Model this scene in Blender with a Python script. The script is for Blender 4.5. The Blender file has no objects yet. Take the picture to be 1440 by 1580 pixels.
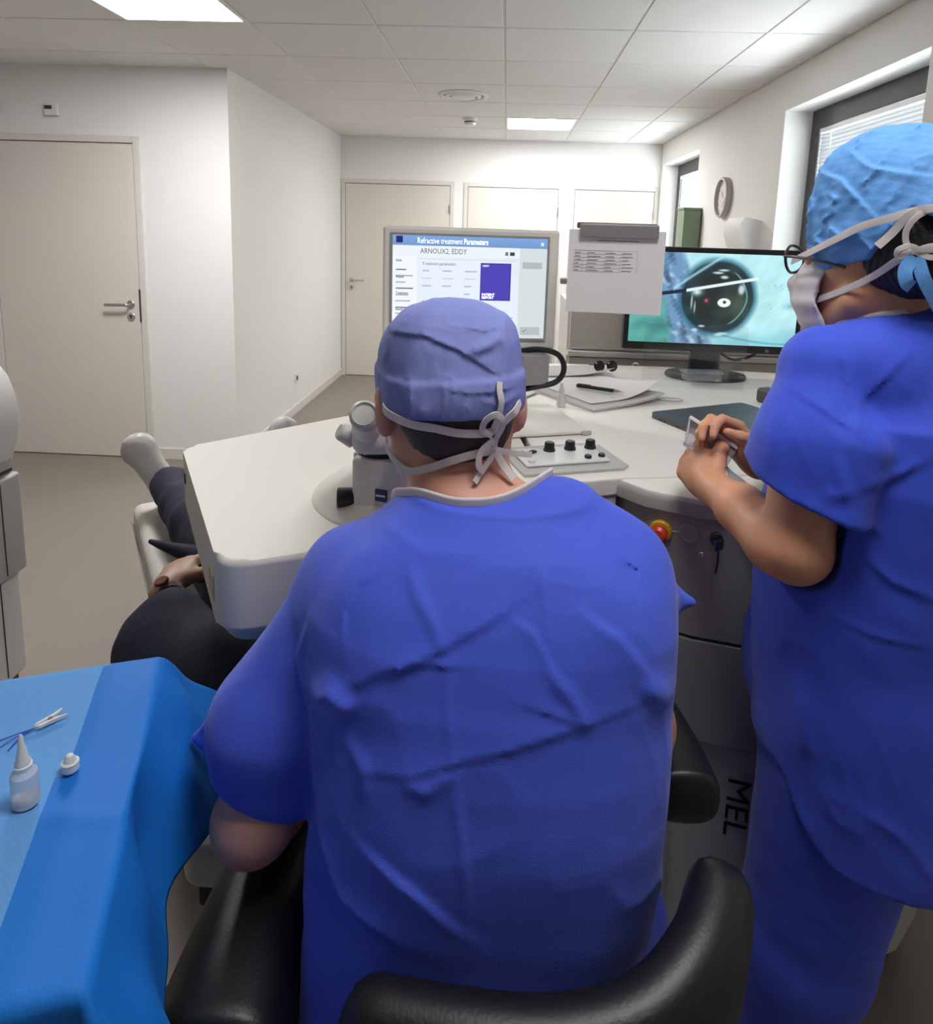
import bpy, bmesh, math, random
import numpy as np
from mathutils import Vector, Matrix

scene = bpy.context.scene
random.seed(7)

# ------------------------------------------------------------------ camera
CAM_H = 1.5567
f_px, c_x, c_y = 1029.68, 739.50, 529.52
pitch, yaw, roll = 0.1626, 0.0357, 0.0315
fwd = Vector((-math.sin(yaw) * math.cos(pitch), math.cos(yaw) * math.cos(pitch), -math.sin(pitch)))
rgt0 = Vector((math.cos(yaw), math.sin(yaw), 0.0))
upv0 = rgt0.cross(fwd)
rgt = math.cos(roll) * rgt0 + math.sin(roll) * upv0
upv = -math.sin(roll) * rgt0 + math.cos(roll) * upv0
cam_data = bpy.data.cameras.new('camera')
cam = bpy.data.objects.new('camera', cam_data)
scene.collection.objects.link(cam)
m = Matrix.Identity(4)
for k in range(3):
    m[k][0] = rgt[k]; m[k][1] = upv[k]; m[k][2] = -fwd[k]
m[0][3], m[1][3], m[2][3] = 0.0, 0.0, CAM_H
cam.matrix_world = m
cam_data.sensor_fit = 'VERTICAL'
cam_data.sensor_height = 36.0
cam_data.sensor_width = 36.0
cam_data.lens = f_px / 1580.0 * 36.0
cam_data.shift_x = -(c_x - 720.0) / 1580.0
cam_data.shift_y = (c_y - 790.0) / 1580.0
cam_data.clip_start = 0.02
scene.camera = cam

# ------------------------------------------------------------------ sky, exposure
world = bpy.data.worlds.new('sky')
scene.world = world
world.use_nodes = True
bg = world.node_tree.nodes['Background']
bg.inputs['Color'].default_value = (0.95, 0.975, 1.0, 1)
bg.inputs['Strength'].default_value = 15.0
PANEL_STRENGTH = 52.0
vs = scene.view_settings
vs.view_transform = 'Standard'
vs.look = 'None'
vs.exposure = 0.0
vs.gamma = 1.0
vs.use_curve_mapping = False

# ------------------------------------------------------------------ materials
MATS = {}
def mat(name, col, rough=0.5, metal=0.0, noise=0.0, nscale=30.0, bump=0.0, bscale=200.0,
        spec=0.5, alpha=None, trans=0.0, emit=None, estr=0.0, sub=0.0, coat=0.0, sheen=0.0, vcol=False, bdetail=2.0):
    """procedural principled material: colour mottling and fine relief from noise nodes"""
    mt = bpy.data.materials.new(name)
    mt.use_nodes = True
    nt = mt.node_tree
    b = nt.nodes['Principled BSDF']
    b.inputs['Base Color'].default_value = (*col, 1)
    b.inputs['Roughness'].default_value = rough
    b.inputs['Metallic'].default_value = metal
    b.inputs['Specular IOR Level'].default_value = spec
    b.inputs['Transmission Weight'].default_value = trans
    b.inputs['Coat Weight'].default_value = coat
    b.inputs['Sheen Weight'].default_value = sheen
    if sub:
        b.inputs['Subsurface Weight'].default_value = sub
        b.inputs['Subsurface Radius'].default_value = (0.01, 0.004, 0.002)
    if alpha is not None:
        b.inputs['Alpha'].default_value = alpha
    if emit is not None:
        b.inputs['Emission Color'].default_value = (*emit, 1)
        b.inputs['Emission Strength'].default_value = estr
    tc = nt.nodes.new('ShaderNodeTexCoord')
    if noise:
        n = nt.nodes.new('ShaderNodeTexNoise')
        n.inputs['Scale'].default_value = nscale
        n.inputs['Detail'].default_value = 4
        nt.links.new(tc.outputs['Object'], n.inputs['Vector'])
        mp = nt.nodes.new('ShaderNodeMapRange')
        mp.inputs['To Min'].default_value = 1 - noise
        mp.inputs['To Max'].default_value = 1 + noise
        nt.links.new(n.outputs['Fac'], mp.inputs['Value'])
        mx = nt.nodes.new('ShaderNodeMix')
        mx.data_type = 'RGBA'; mx.blend_type = 'MULTIPLY'
        mx.inputs[0].default_value = 1.0
        mx.inputs[6].default_value = (*col, 1)
        nt.links.new(mp.outputs['Result'], mx.inputs[7])
        nt.links.new(mx.outputs[2], b.inputs['Base Color'])
    if bump:
        n2 = nt.nodes.new('ShaderNodeTexNoise')
        n2.inputs['Scale'].default_value = bscale
        n2.inputs['Detail'].default_value = bdetail
        nt.links.new(tc.outputs['Object'], n2.inputs['Vector'])
        bp = nt.nodes.new('ShaderNodeBump')
        bp.inputs['Strength'].default_value = bump
        bp.inputs['Distance'].default_value = 0.002
        nt.links.new(n2.outputs['Fac'], bp.inputs['Height'])
        nt.links.new(bp.outputs['Normal'], b.inputs['Normal'])
    MATS[name] = mt
    return mt

def s2l(r, g, b):
    f = lambda c: (c / 255 / 12.92) if c / 255 <= 0.04045 else ((c / 255 + 0.055) / 1.055) ** 2.4
    return (f(r), f(g), f(b))

# ------------------------------------------------------------------ mesh helpers
COL = scene.collection
class MB:
    """collects shapes; build() links them as one mesh object"""
    def __init__(self):
        self.v = []; self.f = []; self.mi = []; self.cur = 0
    def add(self, vs, fs):
        o = len(self.v)
        self.v += [tuple(p) for p in vs]
        self.f += [tuple(i + o for i in q) for q in fs]
        self.mi += [self.cur] * len(fs)
        return self
    def bm(self, b):
        b.verts.index_update()
        self.add([v.co[:] for v in b.verts], [[v.index for v in f.verts] for f in b.faces])
        b.free(); return self
    def box(self, c, s, bev=0.0, rz=0.0, seg=2, rot=None):
        b = bmesh.new()
        bmesh.ops.create_cube(b, size=1.0)
        bmesh.ops.scale(b, vec=Vector(s), verts=b.verts)
        if bev: bmesh.ops.bevel(b, geom=b.edges[:], offset=bev, segments=seg, affect='EDGES', profile=0.5)
        M = Matrix.Translation(c) @ (rot.to_4x4() if rot is not None else Matrix.Rotation(rz, 4, 'Z'))
        bmesh.ops.transform(b, matrix=M, verts=b.verts)
        return self.bm(b)
    def lohi(self, lo, hi, bev=0.0, seg=2):
        c = [(a + b) / 2 for a, b in zip(lo, hi)]; s = [abs(b - a) for a, b in zip(lo, hi)]
        return self.box(c, s, bev, 0, seg)
    def prism(self, poly, z0, z1, bev=0.0, seg=2, bottom=True):
        b = bmesh.new()
        lo = [b.verts.new((x, y, z0)) for x, y in poly]; hi = [b.verts.new((x, y, z1)) for x, y in poly]
        n = len(poly)
        top = b.faces.new(hi); b.faces.new(lo[::-1])
        for i in range(n): b.faces.new((lo[i], lo[(i + 1) % n], hi[(i + 1) % n], hi[i]))
        if bev:
            es = [e for e in b.edges if abs(e.verts[0].co.z - e.verts[1].co.z) < 1e-6 and (bottom or e.verts[0].co.z > (z0 + z1) / 2)]
            bmesh.ops.bevel(b, geom=es, offset=bev, segments=seg, affect='EDGES', profile=0.5)
        bmesh.ops.recalc_face_normals(b, faces=b.faces)
        return self.bm(b)
    def lathe(self, prof, c=(0, 0, 0), n=32, axis=None, cap=True):
        """profile of (r, z) turned about the z axis, then axis moved onto a direction"""
        vs = []; fs = []
        for r, z in prof:
            for k in range(n):
                a = 2 * math.pi * k / n
                vs.append(Vector((r * math.cos(a), r * math.sin(a), z)))
        for i in range(len(prof) - 1):
            for k in range(n):
                k2 = (k + 1) % n
                fs.append((i * n + k, i * n + k2, (i + 1) * n + k2, (i + 1) * n + k))
        if cap:
            fs.append(tuple(range(n))[::-1]); L = (len(prof) - 1) * n
            fs.append(tuple(L + k for k in range(n)))
        if axis is not None:
            q = Vector((0, 0, 1)).rotation_difference(Vector(axis).normalized())
            vs = [q @ v for v in vs]
        C = Vector(c)
        return self.add([v + C for v in vs], fs)
    def cyl(self, a, b, r, r2=None, n=24, bev=0.0):
        a = Vector(a); b = Vector(b); L = (b - a).length; r2 = r if r2 is None else r2
        pr = [(max(r - bev, 1e-4), 0), (r, bev), (r2, L - bev), (max(r2 - bev, 1e-4), L)] if bev else [(r, 0), (r2, L)]
        return self.lathe(pr, a, n, b - a)
    def tube(self, pts, rad, n=10, sm=6, close=False):
        P = crom(pts, sm) if sm else [Vector(p) for p in pts]
        m_ = len(P); rr = rad if callable(rad) else (lambda t: rad)
        vs = []; fs = []
        T = (P[1] - P[0]).normalized(); N = T.orthogonal().normalized()
        for i, p in enumerate(P):
            t = (P[min(i + 1, m_ - 1)] - P[max(i - 1, 0)]).normalized()
            N = (N - t * N.dot(t)).normalized(); B = t.cross(N)
            r = rr(i / (m_ - 1))
            for k in range(n):
                a = 2 * math.pi * k / n
                vs.append(p + (N * math.cos(a) + B * math.sin(a)) * r)
        for i in range(m_ - 1):
            for k in range(n):
                k2 = (k + 1) % n
                fs.append((i * n + k, i * n + k2, (i + 1) * n + k2, (i + 1) * n + k))
        fs.append(tuple(range(n))[::-1]); fs.append(tuple((m_ - 1) * n + k for k in range(n)))
        return self.add(vs, fs)
    def ribbon(self, pts, nrm, w, t, sm=6, taper=None):
        """flat band: pts path, nrm outward direction per point, width w, thickness t"""
        P = crom(pts, sm); Nn = [q.normalized() for q in crom(nrm, sm)]
        m_ = len(P); vs = []; fs = []
        for i, p in enumerate(P):
            tg = (P[min(i + 1, m_ - 1)] - P[max(i - 1, 0)]).normalized()
            n_ = (Nn[i] - tg * Nn[i].dot(tg)).normalized(); s = tg.cross(n_)
            ww = w * (taper(i / (m_ - 1)) if taper else 1)
            for a, b in ((-.5, -.5), (-.25, -.62), (.25, -.62), (.5, -.5), (.5, .5), (.25, .62), (-.25, .62), (-.5, .5)):
                vs.append(p + s * ww * a + n_ * t * b)
        for i in range(m_ - 1):
            for k in range(8):
                k2 = (k + 1) % 8
                fs.append((i * 8 + k, i * 8 + k2, (i + 1) * 8 + k2, (i + 1) * 8 + k))
        fs.append(tuple(range(8))[::-1]); fs.append(tuple((m_ - 1) * 8 + k for k in range(8)))
        return self.add(vs, fs)
    def build(self, name, mats, parent=None, world=False, ang=35, label=None):
        me = bpy.data.meshes.new(name)
        me.from_pydata([tuple(p) for p in self.v], [], self.f)
        o = finish(name, me, mats, parent, world, ang, self.mi, label)
        if ang:
            w = o.modifiers.new('flat_faces', 'WEIGHTED_NORMAL'); w.keep_sharp = True
        return o

def finish(name, me, mats, parent=None, world=False, ang=35, mi=None, label=None):
    if not isinstance(mats, (list, tuple)): mats = [mats]
    for q in mats: me.materials.append(q)
    if mi is not None and len(mats) > 1: me.polygons.foreach_set('material_index', mi)
    me.polygons.foreach_set('use_smooth', [True] * len(me.polygons))
    if ang: me.set_sharp_from_angle(angle=math.radians(ang))
    o = bpy.data.objects.new(name, me); COL.objects.link(o)
    if parent is not None:
        o.parent = parent
        if world:
            r = parent
            W = Matrix.Identity(4)
            while r is not None:
                W = r.matrix_basis @ W; r = r.parent
            me.transform(W.inverted())
    if label: o['label'] = label
    me.update()
    return o

def crom(pts, sm):
    P = [Vector(p) for p in pts]
    if len(P) < 3 or sm <= 1:
        if len(P) == 2 and sm > 1: return [P[0].lerp(P[1], i / sm) for i in range(sm + 1)]
        return P
    out = []
    for i in range(len(P) - 1):
        p0 = P[max(i - 1, 0)]; p1 = P[i]; p2 = P[i + 1]; p3 = P[min(i + 2, len(P) - 1)]
        for k in range(sm):
            t = k / sm
            out.append(.5 * ((2 * p1) + (p2 - p0) * t + (2 * p0 - 5 * p1 + 4 * p2 - p3) * t * t + (3 * p1 - p0 - 3 * p2 + p3) * t ** 3))
    out.append(P[-1]); return out

def thing(name, label, cat, loc=(0, 0, 0), rz=0.0, group=None, rot=None):
    o = bpy.data.objects.new(name, None); COL.objects.link(o)
    o.empty_display_size = 0.05
    M = Matrix.Translation(loc) @ (rot.to_4x4() if rot is not None else Matrix.Rotation(rz, 4, 'Z'))
    o.matrix_basis = M
    tag(o, label, cat, group); return o
def tag(o, label, cat, group=None):
    o['label'] = label; o['category'] = cat
    if group: o['group'] = group
    return o
def struct(o):
    o['kind'] = 'structure'; return o
def text_mesh(name, body, size, mt, parent, M, thick=0.0002, align='LEFT', bold=0.0, sx=1.0):
    """flat lettering, as a mesh, standing on a surface"""
    cu = bpy.data.curves.new(name, 'FONT'); cu.body = body; cu.size = size
    cu.extrude = thick; cu.align_x = align; cu.offset = bold; cu.resolution_u = 2
    tmp = bpy.data.objects.new(name, cu); COL.objects.link(tmp)
    dg = bpy.context.evaluated_depsgraph_get()
    me = bpy.data.meshes.new_from_object(tmp.evaluated_get(dg))
    bpy.data.objects.remove(tmp); bpy.data.curves.remove(cu)
    me.transform(M @ Matrix.Diagonal((sx, 1, 1, 1)))
    me.name = name
    me.materials.clear(); me.materials.append(mt)
    o = bpy.data.objects.new(name, me); COL.objects.link(o)
    if parent is not None: o.parent = parent
    return o

# ------------------------------------------------------------------ implicit surfaces for bodies and cloth
def smin(a, b, k):
    h = np.clip(.5 + .5 * (b - a) / k, 0, 1)
    return b * (1 - h) + a * h - k * h * (1 - h)
def smax(a, b, k): return -smin(-a, -b, k)
def rcone(P, a, b, ra, rb):
    a = np.asarray(a, np.float32); b = np.asarray(b, np.float32); ab = b - a
    t = np.clip(((P - a) @ ab) / (ab @ ab), 0, 1)
    d = P - a - t[:, None] * ab
    return np.sqrt((d * d).sum(1)) - (ra + (rb - ra) * t)
def ell(P, c, r):
    q = P - np.asarray(c, np.float32); r = np.asarray(r, np.float32)
    k0 = np.sqrt(((q / r) ** 2).sum(1)); k1 = np.sqrt(((q / (r * r)) ** 2).sum(1)) + 1e-9
    return k0 * (k0 - 1) / k1
def sell(P, c, r, n):
    q = np.abs(P - np.asarray(c, np.float32)) / np.asarray(r, np.float32)
    return ((q ** n).sum(1) ** (1 / n) - 1) * min(r)
def chain(P, pts, k=0.02):
    d = None
    for (a, ra), (b, rb) in zip(pts[:-1], pts[1:]):
        e = rcone(P, a, b, ra, rb); d = e if d is None else smin(d, e, k)
    return d
def loft(P, zs, x0, x1, yc, ry, n=2.5):
    z = P[:, 2]
    a = np.interp(z, zs, x0); b = np.interp(z, zs, x1); c = np.interp(z, zs, yc); r = np.interp(z, zs, ry)
    cx = (a + b) / 2; rx = (b - a) / 2
    q = ((np.abs(P[:, 0] - cx) / rx) ** n + (np.abs(P[:, 1] - c) / r) ** n) ** (1 / n)
    d = (q - 1) * np.minimum(rx, r)
    return np.maximum(d, np.maximum(z - zs[-1], zs[0] - z))
def frame(f, roll=0.0):
    f = np.array(f, float); f /= np.linalg.norm(f)
    s = np.cross(f, (0, 0, 1)); s /= np.linalg.norm(s); u = np.cross(s, f)
    if roll: s, u = np.cos(roll) * s + np.sin(roll) * u, np.cos(roll) * u - np.sin(roll) * s
    return np.array([s, f, u], np.float32)          # rows: right, forward, up
def to_local(P, C, R): return (P - np.asarray(C, np.float32)) @ R.T
def vnoise(P, s, seed=0):
    r = np.random.RandomState(seed)
    d = np.zeros(len(P), np.float32)
    for i in range(6):
        k = r.normal(size=3) * s * (1 + .35 * i); ph = r.rand() * 6.28
        d += np.sin(P @ k.astype(np.float32) + ph) / (1 + .5 * i)
    return d / 3
def wrinkle(P, f, seed, sharp=5.0):
    """intermittent sharp ridges, like crumpled non-woven cloth"""
    a = vnoise(P, f, seed); m_ = np.clip(vnoise(P, f * .45, seed + 50) + .35, 0, 1)
    return np.exp(-np.abs(a) * sharp) * m_
def crease(P2, pts, w, h, kind=0):
    """relief along a polyline in a 2-D chart; kind 0 ridge, 1 one-sided step fold"""
    pts = np.asarray(pts, np.float32); out = np.zeros(len(P2), np.float32)
    k = ((P2 > pts.min(0) - 5 * w) & (P2 < pts.max(0) + 5 * w)).all(1)
    if k.any(): out[k] = crease_(P2[k], pts, w, h, kind)
    return out
def crease_(P2, pts, w, h, kind):
    best = np.full(len(P2), 9.0, np.float32); sg = np.zeros(len(P2), np.float32); tt = np.zeros(len(P2), np.float32)
    n = len(pts) - 1
    for i in range(n):
        a, b = pts[i], pts[i + 1]; ab = b - a
        t = np.clip(((P2 - a) @ ab) / (ab @ ab), 0, 1)
        d = P2 - a - t[:, None] * ab
        L = np.sqrt((d * d).sum(1))
        s = np.sign(ab[0] * d[:, 1] - ab[1] * d[:, 0])
        mk = L < best
        best = np.where(mk, L, best); sg = np.where(mk, s, sg); tt = np.where(mk, (i + t) / n, tt)
    fade = np.sqrt(np.clip(np.sin(np.pi * np.clip(tt, .02, .98)), 0, 1))
    if kind == 0: return h * fade * np.exp(-(best / w) ** 2)
    x = sg * best / w
    return h * fade * np.where(x > 0, np.exp(-x * 1.2), -.18 * np.exp(x * 2.0)) * np.where(np.abs(x) < .25, np.abs(x) * 4, 1) 
def nets(fn, lo, hi, h):
    """surface nets over a sparse block grid -> vertices, quads"""
    lo = np.array(lo, float); hi = np.array(hi, float); B = 8
    nb = np.ceil((hi - lo) / (h * B)).astype(int)
    g = [lo[i] + (np.arange(nb[i]) + .5) * h * B for i in range(3)]
    C = np.stack(np.meshgrid(*g, indexing='ij'), -1).reshape(-1, 3).astype(np.float32)
    dc = fn(C)
    act = np.abs(dc) < h * B * .87 * 1.25 + .006
    N = nb * B + 1
    V = np.repeat(np.repeat(np.repeat(dc.reshape(nb), B, 0), B, 1), B, 2)
    V = np.pad(V, ((0, 1),) * 3, mode='edge').astype(np.float32)
    mask = np.zeros(nb, bool); mask.reshape(-1)[act] = True
    fine = np.repeat(np.repeat(np.repeat(mask, B, 0), B, 1), B, 2)
    fine = np.pad(fine, ((0, 1),) * 3)
    for ax in range(3): 
        sh = np.roll(fine, 1, ax); sl = [slice(None)] * 3; sl[ax] = 0; sh[tuple(sl)] = False; fine |= sh
    idx = np.argwhere(fine)
    for s in range(0, len(idx), 400000):
        q = idx[s:s + 400000]
        V[q[:, 0], q[:, 1], q[:, 2]] = fn((lo + q * h).astype(np.float32))
    for ax in range(3):
        sl = [slice(None)] * 3
        for e in (0, -1): sl[ax] = e; V[tuple(sl)] = np.maximum(V[tuple(sl)], 1e-4)
    I = V < 0
    cnt = np.zeros(N - 1, np.int8)
    for a in (0, 1):
        for b in (0, 1):
            for c in (0, 1): cnt += I[a:N[0] - 1 + a, b:N[1] - 1 + b, c:N[2] - 1 + c]
    cells = np.argwhere((cnt > 0) & (cnt < 8))
    ids = np.full(N - 1, -1, np.int64); ids[cells[:, 0], cells[:, 1], cells[:, 2]] = np.arange(len(cells))
    acc = np.zeros((len(cells), 3)); num = np.zeros(len(cells))
    cor = [(a, b, c) for a in (0, 1) for b in (0, 1) for c in (0, 1)]
    for p in cor:
        for ax in range(3):
            if p[ax]: continue
            q = list(p); q[ax] = 1
            va = V[cells[:, 0] + p[0], cells[:, 1] + p[1], cells[:, 2] + p[2]]; vb = V[cells[:, 0] + q[0], cells[:, 1] + q[1], cells[:, 2] + q[2]]
            x = (va < 0) != (vb < 0)
            t = np.where(x, va / np.where(x, va - vb, 1), 0)
            pt = np.array(p, float)[None] + t[:, None] * (np.array(q) - np.array(p))
            acc += np.where(x[:, None], pt, 0); num += x
    verts = lo + (cells + acc / num[:, None]) * h
    quads = []
    for ax in range(3):
        u, v = (ax + 1) % 3, (ax + 2) % 3
        sl0 = [slice(None)] * 3; sl1 = [slice(None)] * 3
        sl0[ax] = slice(0, -1); sl1[ax] = slice(1, None)
        e = np.argwhere(I[tuple(sl0)] != I[tuple(sl1)])
        ok = (e[:, u] > 0) & (e[:, v] > 0) & (e[:, u] < N[u] - 1) & (e[:, v] < N[v] - 1)
        e = e[ok]; s = I[e[:, 0], e[:, 1], e[:, 2]]
        def cid(du, dv):
            c = e.copy(); c[:, u] += du; c[:, v] += dv
            return ids[c[:, 0], c[:, 1], c[:, 2]]
        a, b, c, d = cid(-1, -1), cid(0, -1), cid(0, 0), cid(-1, 0)
        q = np.stack([a, b, c, d], 1); q[~s] = q[~s][:, ::-1]
        quads.append(q)
    Q = np.concatenate(quads); Q = Q[(Q >= 0).all(1)]
    return verts, Q
def relax(verts, Q, it=2, lam=.5):
    if not it: return verts
    e = np.concatenate([Q[:, [0, 1]], Q[:, [1, 2]], Q[:, [2, 3]], Q[:, [3, 0]]])
    n = len(verts); deg = np.bincount(e[:, 0], minlength=n) + np.bincount(e[:, 1], minlength=n)
    for _ in range(it):
        s = np.zeros_like(verts)
        for k in range(3):
            s[:, k] = np.bincount(e[:, 0], verts[e[:, 1], k], n) + np.bincount(e[:, 1], verts[e[:, 0], k], n)
        verts = verts + lam * (s / np.maximum(deg, 1)[:, None] - verts)
    return verts

def sdf_obj(name, fn, lo, hi, h, mt, parent, it=2, label=None, ang=0):
    v, q = nets(fn, lo, hi, h)
    v = relax(v, q, it)
    me = bpy.data.meshes.new(name)
    me.from_pydata(v.tolist(), [], q.tolist())
    return finish(name, me, mt, parent, world=parent is not None, ang=ang, label=label)


# ------------------------------------------------------------------ palette
M_wall = mat('wall_paint', s2l(230, 228, 224), .65, noise=.012, nscale=6, bump=.06, bscale=90)
M_reveal = mat('reveal_paint', s2l(238, 238, 235), .6)
M_ceil = mat('ceiling_tile_white', s2l(224, 221, 218), .85, noise=.02, nscale=240, bump=.15, bscale=420)
M_grid = mat('ceiling_grid_white', s2l(214, 211, 207), .6)
M_floor = mat('floor_vinyl', s2l(134, 124, 115), .5, noise=.035, nscale=420, bump=.03, bscale=300)
M_base = mat('baseboard_paint', s2l(216, 212, 206), .5)
M_door = mat('door_laminate', s2l(216, 208, 197), .5, noise=.012, nscale=4)
M_frame = mat('door_frame_paint', s2l(214, 209, 201), .5)
M_gap = mat('shadow_gap', s2l(70, 66, 62), .8)
M_steel = mat('brushed_steel', (.55, .53, .50), .32, 1.0, noise=.05, nscale=200)
M_darkst = mat('dark_steel', (.10, .095, .09), .4, .8)
M_anth = mat('anthracite_aluminium', s2l(62, 60, 62), .45, .1)
M_blind = mat('blind_slat_white', s2l(188, 190, 192), .5)
M_rail = mat('blind_rail_white', s2l(240, 240, 238), .35)
M_plast = mat('white_plastic', s2l(226, 224, 220), .4)
M_black = mat('black_plastic', s2l(26, 25, 27), .4)
M_panel = mat('light_diffuser', (1, 1, 1), .5, emit=(.985, .99, 1.0), estr=PANEL_STRENGTH)
M_panel_added = mat('added_fill_panel', (1, 1, 1), .5, emit=(.985, .99, 1.0), estr=PANEL_STRENGTH * .30)  # weaker glow for the unseen panel added to light the surgeon's back
M_glass = bpy.data.materials.new('window_glass'); M_glass.use_nodes = True
_n = M_glass.node_tree; _n.nodes.clear()
_o = _n.nodes.new('ShaderNodeOutputMaterial'); _t = _n.nodes.new('ShaderNodeBsdfTransparent'); _g = _n.nodes.new('ShaderNodeBsdfGlossy')
_g.inputs['Roughness'].default_value = .02; _t.inputs['Color'].default_value = (.93, .96, .97, 1)
_mx = _n.nodes.new('ShaderNodeMixShader'); _mx.inputs[0].default_value = .07
_n.links.new(_t.outputs[0], _mx.inputs[1]); _n.links.new(_g.outputs[0], _mx.inputs[2]); _n.links.new(_mx.outputs[0], _o.inputs[0])

XL, XR, YF, YL, XW, YB, HC = -1.741, 1.5416, 7.0335, 4.2155, -3.75, -2.1, 2.504
T = .12
# ------------------------------------------------------------------ floor, walls
struct(MB().lohi((XW - .2, YB - .2, -.12), (XR + .45, YF + .2, 0)).build('floor', M_floor))
struct(MB().lohi((XW, YL, 0), (XL, YL + T, HC + .03)).build('wall_door_side', M_wall))
struct(MB().lohi((XL - T, YL + T, 0), (XL, YF, HC + .03)).build('wall_corridor_left', M_wall))
struct(MB().lohi((XL - T, YF, 0), (XR + .4, YF + T, HC + .03)).build('wall_far', M_wall))
struct(MB().lohi((XW - T, YB, 0), (XW, YL + T, HC + .03)).build('wall_left', M_wall))
struct(MB().lohi((XW - T, YB - T, 0), (XR + .4, YB, HC + .03)).build('wall_behind', M_wall))
WIN = [(2.67, 3.985), (5.67, 6.965)]; WZ0, WZ1, RD = .92, 2.295, .165
b = MB()
ys = [YB] + [q for w in WIN for q in w] + [YF]
for a, c in zip(ys[::2], ys[1::2]): b.lohi((XR, a, 0), (XR + .30, c, HC + .03))
for a, c in WIN:
    b.lohi((XR, a, 0), (XR + .30, c, WZ0)); b.lohi((XR, a, WZ1), (XR + .30, c, HC + .03))
struct(b.build('wall_right', M_wall))
for k, (a, c) in enumerate(WIN):
    e = .004
    b = MB()
    b.lohi((XR + .001, c - e, WZ0), (XR + RD, c, WZ1)); b.lohi((XR + .001, a, WZ0), (XR + RD, a + e, WZ1))
    b.lohi((XR + .001, a + e, WZ1 - e), (XR + RD, c - e, WZ1))
    struct(b.build('trim_%d' % (k + 1), M_reveal))
    struct(MB().lohi((XR - .03, a + e, WZ0), (XR + RD, c - e, WZ0 + .03), .004).build('trim_%d' % (k + 3), M_reveal))
# ------------------------------------------------------------------ windows with blinds
def window(k, a, c):
    w = bpy.data.objects.new('window_%d' % k, None); COL.objects.link(w); struct(w)
    w.location = (XR + RD, (a + c) / 2, WZ0)
    x0, x1, fw_ = XR + RD - .012, XR + RD + .06, .105
    b = MB()
    lo, hi = WZ0 + .03, WZ1 - .004
    b.lohi((x0, a + .004, hi - fw_), (x1, c - .004, hi), .004); b.lohi((x0, a + .004, lo), (x1, c - .004, lo + fw_), .004)
    b.lohi((x0, c - .004 - fw_, lo + fw_), (x1, c - .004, hi - fw_), .004); b.lohi((x0, a + .004, lo + fw_), (x1, a + .004 + fw_, hi - fw_), .004)
    b.build('window_frame', M_anth, w, world=True)
    ya, yc, za, zb = a + fw_ + .004, c - fw_ - .004, lo + fw_, hi - fw_
    MB().lohi((x1 - .03, ya, za), (x1 - .024, yc, zb)).build('pane', M_glass, w, world=True)
    MB().lohi((x0 - .004, ya + .01, zb - .032), (x0 + .028, yc - .01, zb - .006), .004).build('blind_rail', M_rail, w, world=True)
    n = int((zb - .04 - za) / .021)
    slat = None
    joined = MB()
    for i in range(n):
        z = zb - .048 - i * .021
        vs = []
        th = -.98
        for sx, dz in ((-1, 0), (-.33, .0022), (.33, .0022), (1, 0)):
            vs.append((sx * .0125 * math.cos(th), sx * .0125 * math.sin(th) + dz))
        if k == 1:
            if slat is None:
                q = MB(); L = yc - ya - .03
                pts = [(x, y_, zz) for y_ in (-L / 2, L / 2) for (x, zz) in vs]
                pts += [(x, y_, zz + .0006) for y_ in (-L / 2, L / 2) for (x, zz) in vs]
                fs = [(j, j + 1, j + 5, j + 4) for j in range(3)] + [(j + 8, j + 12, j + 13, j + 9) for j in range(3)]
                q.add(pts, fs); slat = q.build('blind_slat', M_blind, w, ang=60)
                o = slat
            else:
                o = slat.copy(); COL.objects.link(o)
            o.parent = w; o.location = (x0 + .010 - w.location.x, 0, z - WZ0)
        else:
            pts = [(x0 + .010 + x, y_, z + zz) for y_ in (ya + .015, yc - .015) for (x, zz) in vs]
            joined.add(pts, [(j, j + 1, j + 5, j + 4) for j in range(3)])
    if k != 1: joined.build('blind_slats', M_blind, w, world=True)['kind'] = 'stuff'
    # cords with beads hanging at the far end, and a tilt wand
    b = MB(); b.cyl((x0 - .004, yc - .035, zb - .03), (x0 - .004, yc - .035, za + .10), .0016, n=6)
    if k == 1:
        for j in range(46): b.lathe([(.001, -.004), (.0042, -.001), (.0042, .002), (.001, .005)], (x0 - .004, yc - .035, zb - .05 - j * .019), 6)
    b.build('bead_chain', M_rail, w, world=True)
    b = MB(); b.cyl((x0 - .004, yc - .15, zb - .03), (x0 - .004, yc - .15, zb - .13), .003, n=6)
    b.build('tilt_wand', M_rail, w, world=True)
for k, (a, c) in enumerate(WIN): window(k + 1, a, c)
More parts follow.
